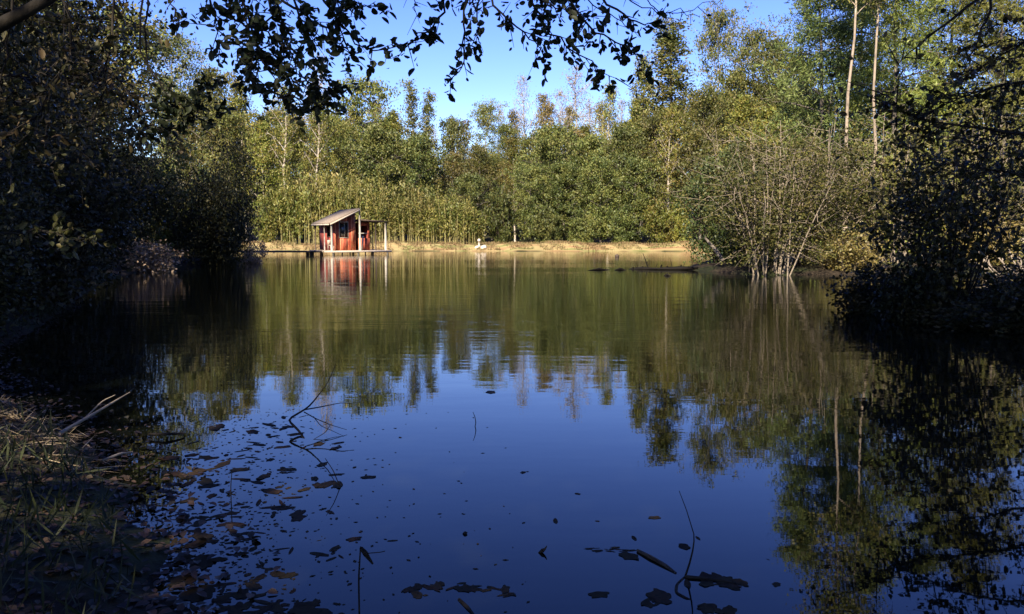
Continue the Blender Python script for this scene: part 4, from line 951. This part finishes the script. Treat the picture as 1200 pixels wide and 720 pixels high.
# drowned branch with its leaves, bottom right of centre
db = empty('sunken_branch', wp(803, 676)); Od = wp(803, 676)
tag(db, 'sunken branch with one tall curved shoot and a thick broken end, right of bottom centre', 'branch')
def dbt(b, pts, r): 
    P = [tuple(wp(x, y, z) - Od) for x, y, z in pts]; S = np.array(P); t = np.linspace(0, 1, len(S)); tt = np.linspace(0, 1, 4 * len(S))
    S = np.stack([np.interp(tt, t, S[:, i]) for i in range(3)], 1); S[1:-1] = (S[:-2] + 2 * S[1:-1] + S[2:]) / 4
    b.tube(S, np.interp(tt, np.linspace(0, 1, len(r)), r), 6)
b = MB(); q = wp(803, 676); offs = [(0, 0, 0), (.03, 0, .06), (.045, 0, .14), (.035, 0, .2), (.0, 0, .31), (-.035, 0, .40)]
b.tube(bez(offs[0], offs[2], offs[3], 5).tolist() + [offs[4], offs[5]], np.linspace(.005, .0015, 7), 6); b.build('shoot', M['bark_dark'], db, True)
b = MB(); dbt(b, [(803, 676, .0), (793, 685, .0), (792, 695, .0), (805, 702, .0), (814, 706, -.01), (813, 716, -.02)], [.005, .007, .007, .006, .005]); dbt(b, [(803, 676, .005), (825, 678, .005), (850, 681, .003), (866, 685, 0)], [.008, .007, .006, .003]); b.build('stem', M['bark_dark'], db, True)
b = MB(); dbt(b, [(747, 645, .006), (762, 653, .007), (780, 663, .005), (792, 672, .0)], [.007, .010, .009, .006]); b.build('broken_end', M['deadwood'], db, True)
def float_leaf(seed, lobed=True):
    rng = np.random.default_rng(seed); n = 15; a = np.linspace(0, 2 * PI, n, endpoint=False)
    r = .5 * (1 + (.13 * np.cos(a * (5 if lobed else 2) + rng.uniform(0, 6)) if lobed else .0) + rng.normal(size=n) * .07) * (1 - .25 * np.abs(np.sin(a)) if not lobed else 1)
    x = np.cos(a) * r; y = np.sin(a) * r * (.7 if lobed else .42)
    curl = rng.uniform(.05, .32)
    z = .004 + curl * np.maximum(0, x * x * 1.2 + .6 * y * x - .08) + np.abs(rng.normal(size=n)) * .006
    v = np.vstack([np.stack([x, y, z], 1), [[0, 0, .003]]])
    b = MB(); b.add(v, [[i, (i + 1) % n, n] for i in range(n)]); return b.mesh('floating_leaf', M['leaf_float'])
FL = [float_leaf(600 + i, i % 3 != 0) for i in range(9)]
FLN = 0
def put_leaf(px, py, size, lab, group=None, ar=1.0, rz=None):
    global FLN
    q = wp(px, py); o = bpy.data.objects.new('floating_leaf', FL[FLN % 9]); FLN += 1; COL.objects.link(o)
    o.location = (q.x, q.y, .0005 + .00015 * (FLN % 9)); o.rotation_euler = (0, 0, R0.uniform(0, 6.28) if rz is None else rz); o.scale = (size, size * ar, size * .35)
    tag(o, lab, 'leaf', group); return o
for px, py, s, lab in [(651, 611, .085, 'lone dark leaf floating at bottom centre, farthest left of the open-water leaves'), (767, 607, .07, 'lone flat leaf on open water left of the curved shoot'), (700, 611, .025, 'tiny leaf fleck between two lone leaves at bottom centre'),
        (743, 631, .07, 'flat leaf above the broken end of the sunken branch'), (702, 697, .09, 'dark curled leaf at the bottom edge left of the sunken branch'), (802, 641, .08, 'leaf just left of the curved shoot'), (818, 631, .05, 'leaf just right of the curved shoot'),
        (737, 652, .11, 'pale blue-grey leaf left of the broken branch end'), (910, 685, .05, 'small leaf alone right of the sunken branch'), (900, 656, .02, 'tiny leaf fleck farthest right on open water'), (613, 554, .05, 'faint small leaf in the centre of the open blue water'), (677, 579, .04, 'small leaf above the lone leaves near the curved shoot'),
        (460, 634, .06, 'small curled leaf right of the upright stalk'), (415, 632, .08, 'curled pale leaf above the upright stalk'), (575, 460, .14, 'thin leaf drifting near the lone twig'), (315, 498, .17, 'dark curled leaf left of the forked branch')]:
    put_leaf(px, py, s, lab)
for k in range(14): put_leaf(690 + k * 3.6 + R0.uniform(-3, 3), 645 + R0.uniform(-3, 2), R0.uniform(.03, .06), 'small leaf in the strip left of the broken branch end', 'leaves left of the sunken branch', .5, R0.normal() * .3)
for k in range(16): put_leaf(845 + R0.normal() * 14, 683 + R0.normal() * 4, R0.uniform(.05, .1), 'leaf matted on the right arm of the sunken branch', 'leaves on the sunken branch')
for k in range(8): put_leaf(768 + R0.normal() * 8, 702 + R0.normal() * 3.5, R0.uniform(.05, .09), 'leaf in the small raft below the broken branch end', 'small leaf raft')
for k in range(8): put_leaf(838 + R0.normal() * 9, 713 + R0.normal() * 3, R0.uniform(.05, .09), 'leaf in the raft at the bottom edge below the sunken branch', 'bottom leaf raft')
for k in range(26):
    t = R0.uniform(0, 1); put_leaf(475 + t * 125 + R0.normal() * 3, 694 - 6 * math.sin(t * PI) + R0.normal() * 3, R0.uniform(.04, .09), 'leaf in the thin drifting strip at the bottom edge left of centre', 'drifting leaf strip', .7)
b = MB(); dbx = [wp(538, 703, .0), wp(548, 712, .003), wp(556, 722, .0)]; b.tube([tuple(q) for q in dbx], [.008, .008, .006], 6); tag(b.build('twig', M['bark_dark'], None, True), 'short floating stick under the thin leaf strip at the bottom edge', 'twig')
cnt = 0
while cnt < 285:
    px, py = R0.uniform(195, 445), R0.uniform(488, 722)
    edge = np.interp(py, [488, 520, 560, 620, 720], [400, 430, 440, 400, 415])
    lef = np.interp(py, [488, 540, 600, 660, 720], [255, 195, 180, 170, 160])
    if px > edge or px < lef: continue
    u = (px - lef) / (edge - lef)
    dens = (1 - u) ** 1.1 * .8 + .12 + .5 * max(0, (py - 670) / 50) * (u < .85)
    if R0.uniform() > dens: continue
    put_leaf(px, py, (.032 + .105 * R0.uniform() ** 1.6) * (1.2 if py < 580 else 1), 'brown fallen leaf floating in the drift along the left shore', 'fallen leaves floating along the left shore', R0.uniform(.6, 1)); cnt += 1

b = MB(); P = []
while len(P) < 1400:
    px, py = R0.uniform(190, 620), R0.uniform(478, 722)
    if R0.uniform() > np.exp(-max(0, px - np.interp(py, [478, 560, 722], [330, 300, 280])) / 60) * .95 + .03: continue
    q = wp(px, py); P.append((q.x, q.y, .0015))
leaf_cloud(b, R0, np.array(P), .022, .012, 30, lo=.3, hi=1.6, fold=.0)
tag(b.build('floating_debris', M['leaf_float']), 'tiny specks of floating debris drifting along the left shore', 'debris', kind='stuff')

# litter and grass on the near left bank
def bank_pts(n, x0, x1, y0, y1, lo, hi):
    x = R0.uniform(x0, x1, n); y = R0.uniform(y0, y1, n); d = sdist(x, y); ok = (d > lo) & (d < hi)
    return np.stack([x, y, np.maximum(gz(x, y), .004)], 1)[ok]
C = np.vstack([bank_pts(26000, -8, 1.2, 1.6, 10.5, -.55, 3.2), bank_pts(16000, -14, -4, 8, 18, -.3, 3)]); dd = sdist(C[:, 0], C[:, 1]); C = C[(dd > -.15) | (R0.uniform(size=len(C)) < np.exp((dd + .1) * 5) * .8)]
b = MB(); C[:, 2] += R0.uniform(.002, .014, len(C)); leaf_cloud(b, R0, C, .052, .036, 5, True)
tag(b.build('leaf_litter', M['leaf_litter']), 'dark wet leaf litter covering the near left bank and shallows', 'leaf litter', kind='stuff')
C = bank_pts(5200, -6, 1.0, 1.8, 5.2, .12, 2.4); b = MB(); C[:, 2] += .07
leaf_cloud(b, R0, C, .2, .012, 0, tdir=np.tile([0, 0, 1.0], (len(C), 1)) + R0.normal(size=(len(C), 3)) * .25)
C2 = np.vstack([bank_pts(4000, -10, -2.5, 5, 12, .15, 2.5), bank_pts(9000, -12, -5, 8, 18, -.05, 2.0)]); C2[:, 2] += .07
leaf_cloud(b, R0, C2, .24, .014, 0, tdir=np.tile([0, 0, 1.0], (len(C2), 1)) + R0.normal(size=(len(C2), 3)) * .3)
tag(b.build('bank_grass', M['grass_green']), 'sparse dark grass on the near left bank', 'grass', kind='stuff')
C = bank_pts(1500, -5.8, -2.6, 4.9, 7.4, .0, 1.5); b = MB(); C[:, 2] += .03
leaf_cloud(b, R0, C, .22, .007, 2.2, tdir=R0.normal(size=(len(C), 3)) * np.array([1.4, 1, .25]))
tag(b.build('dry_straw', M['straw']), 'sunlit dry straw and dead stalks on the near left bank', 'straw', kind='stuff')
b = MB(); px_tube(b, [(70, 508, .25), (110, 485, .3), (152, 460, .36)], [.012, .010, .004]); px_tube(b, [(100, 490, .28), (120, 470, .36), (135, 463, .4)], [.006, .005, .003])
tag(b.build('fallen_stick', M['twig_pale'], None, True), 'long pale stick slanting over the dark water above the sunlit straw', 'stick')
b = MB(); px_tube(b, [(175, 509, .03), (195, 509, .035), (216, 508, .02)], [.010, .012, .008]); tag(b.build('fallen_stick', M['bark_dark'], None, True), 'short stick lying at the waterline right of the straw', 'stick')
b = MB(); px_tube(b, [(120, 540, .08), (140, 532, .1), (155, 530, .05)], [.009, .009, .006]); tag(b.build('fallen_stick', M['twig_pale'], None, True), 'short pale stick at the edge of the sunlit straw', 'stick')
q = wp(80, 712, .3); o = bpy.data.objects.new('fallen_leaf', FL[1].copy()); o.data.materials[0] = M['leaf_rust']; COL.objects.link(o); o.location = (q.x, q.y, gz1(q.x, q.y) + .06); o.scale = (.13,) * 3
tag(o, 'orange-brown fallen leaf on the dark bank at the bottom left corner', 'leaf')

# ------------------------------------------------------------------ light, sky, camera
SUN_EL, SUN_AZ = 37.0, (-.32, -.947)     # direction towards the sun (x, y)
w = bpy.data.worlds.new('World'); scene.world = w; w.use_nodes = True
nt = w.node_tree; nt.nodes.clear()
out = N(nt, 'ShaderNodeOutputWorld'); bg = N(nt, 'ShaderNodeBackground'); sk = N(nt, 'ShaderNodeTexSky', sky_type='NISHITA')
sk.sun_disc = False; sk.sun_elevation = math.radians(SUN_EL); sk.sun_rotation = math.atan2(SUN_AZ[0], SUN_AZ[1])
sk.altitude = 300; sk.air_density = 1.0; sk.dust_density = .3; sk.ozone_density = 3.0
hs = N(nt, 'ShaderNodeHueSaturation'); hs.inputs['Saturation'].default_value = 1.28; hs.inputs['Hue'].default_value = .530
nt.links.new(sk.outputs[0], hs.inputs['Color']); nt.links.new(hs.outputs[0], bg.inputs['Color']); bg.inputs['Strength'].default_value = .096
nt.links.new(bg.outputs[0], out.inputs['Surface'])
sd = bpy.data.lights.new('sun', 'SUN'); sd.energy = 4.8; sd.angle = math.radians(.5); sd.color = (1, .9, .74)
so = bpy.data.objects.new('sun', sd); COL.objects.link(so)
ce = math.cos(math.radians(SUN_EL)); v = Vector((SUN_AZ[0] * ce, SUN_AZ[1] * ce, math.sin(math.radians(SUN_EL))))
so.rotation_euler = v.to_track_quat('Z', 'Y').to_euler(); so.location = (-20, -40, 40)

cd = bpy.data.cameras.new('camera'); cam = bpy.data.objects.new('camera', cd); COL.objects.link(cam)
cam.location = CAM; cam.rotation_euler = (PI / 2 - PITCH, 0, 0)
cd.sensor_width = 36; cd.lens = 36 * F / 1200; cd.clip_start = .05; cd.clip_end = 6000
scene.camera = cam
vs = scene.view_settings; vs.view_transform = 'Standard'; vs.look = 'None'; vs.gamma = 1; vs.exposure = 1.55; vs.use_curve_mapping = False
cy = scene.cycles
cy.max_bounces = 6; cy.diffuse_bounces = 2; cy.glossy_bounces = 3; cy.transmission_bounces = 4; cy.use_denoising = True
cy.caustics_reflective = False; cy.caustics_refractive = False
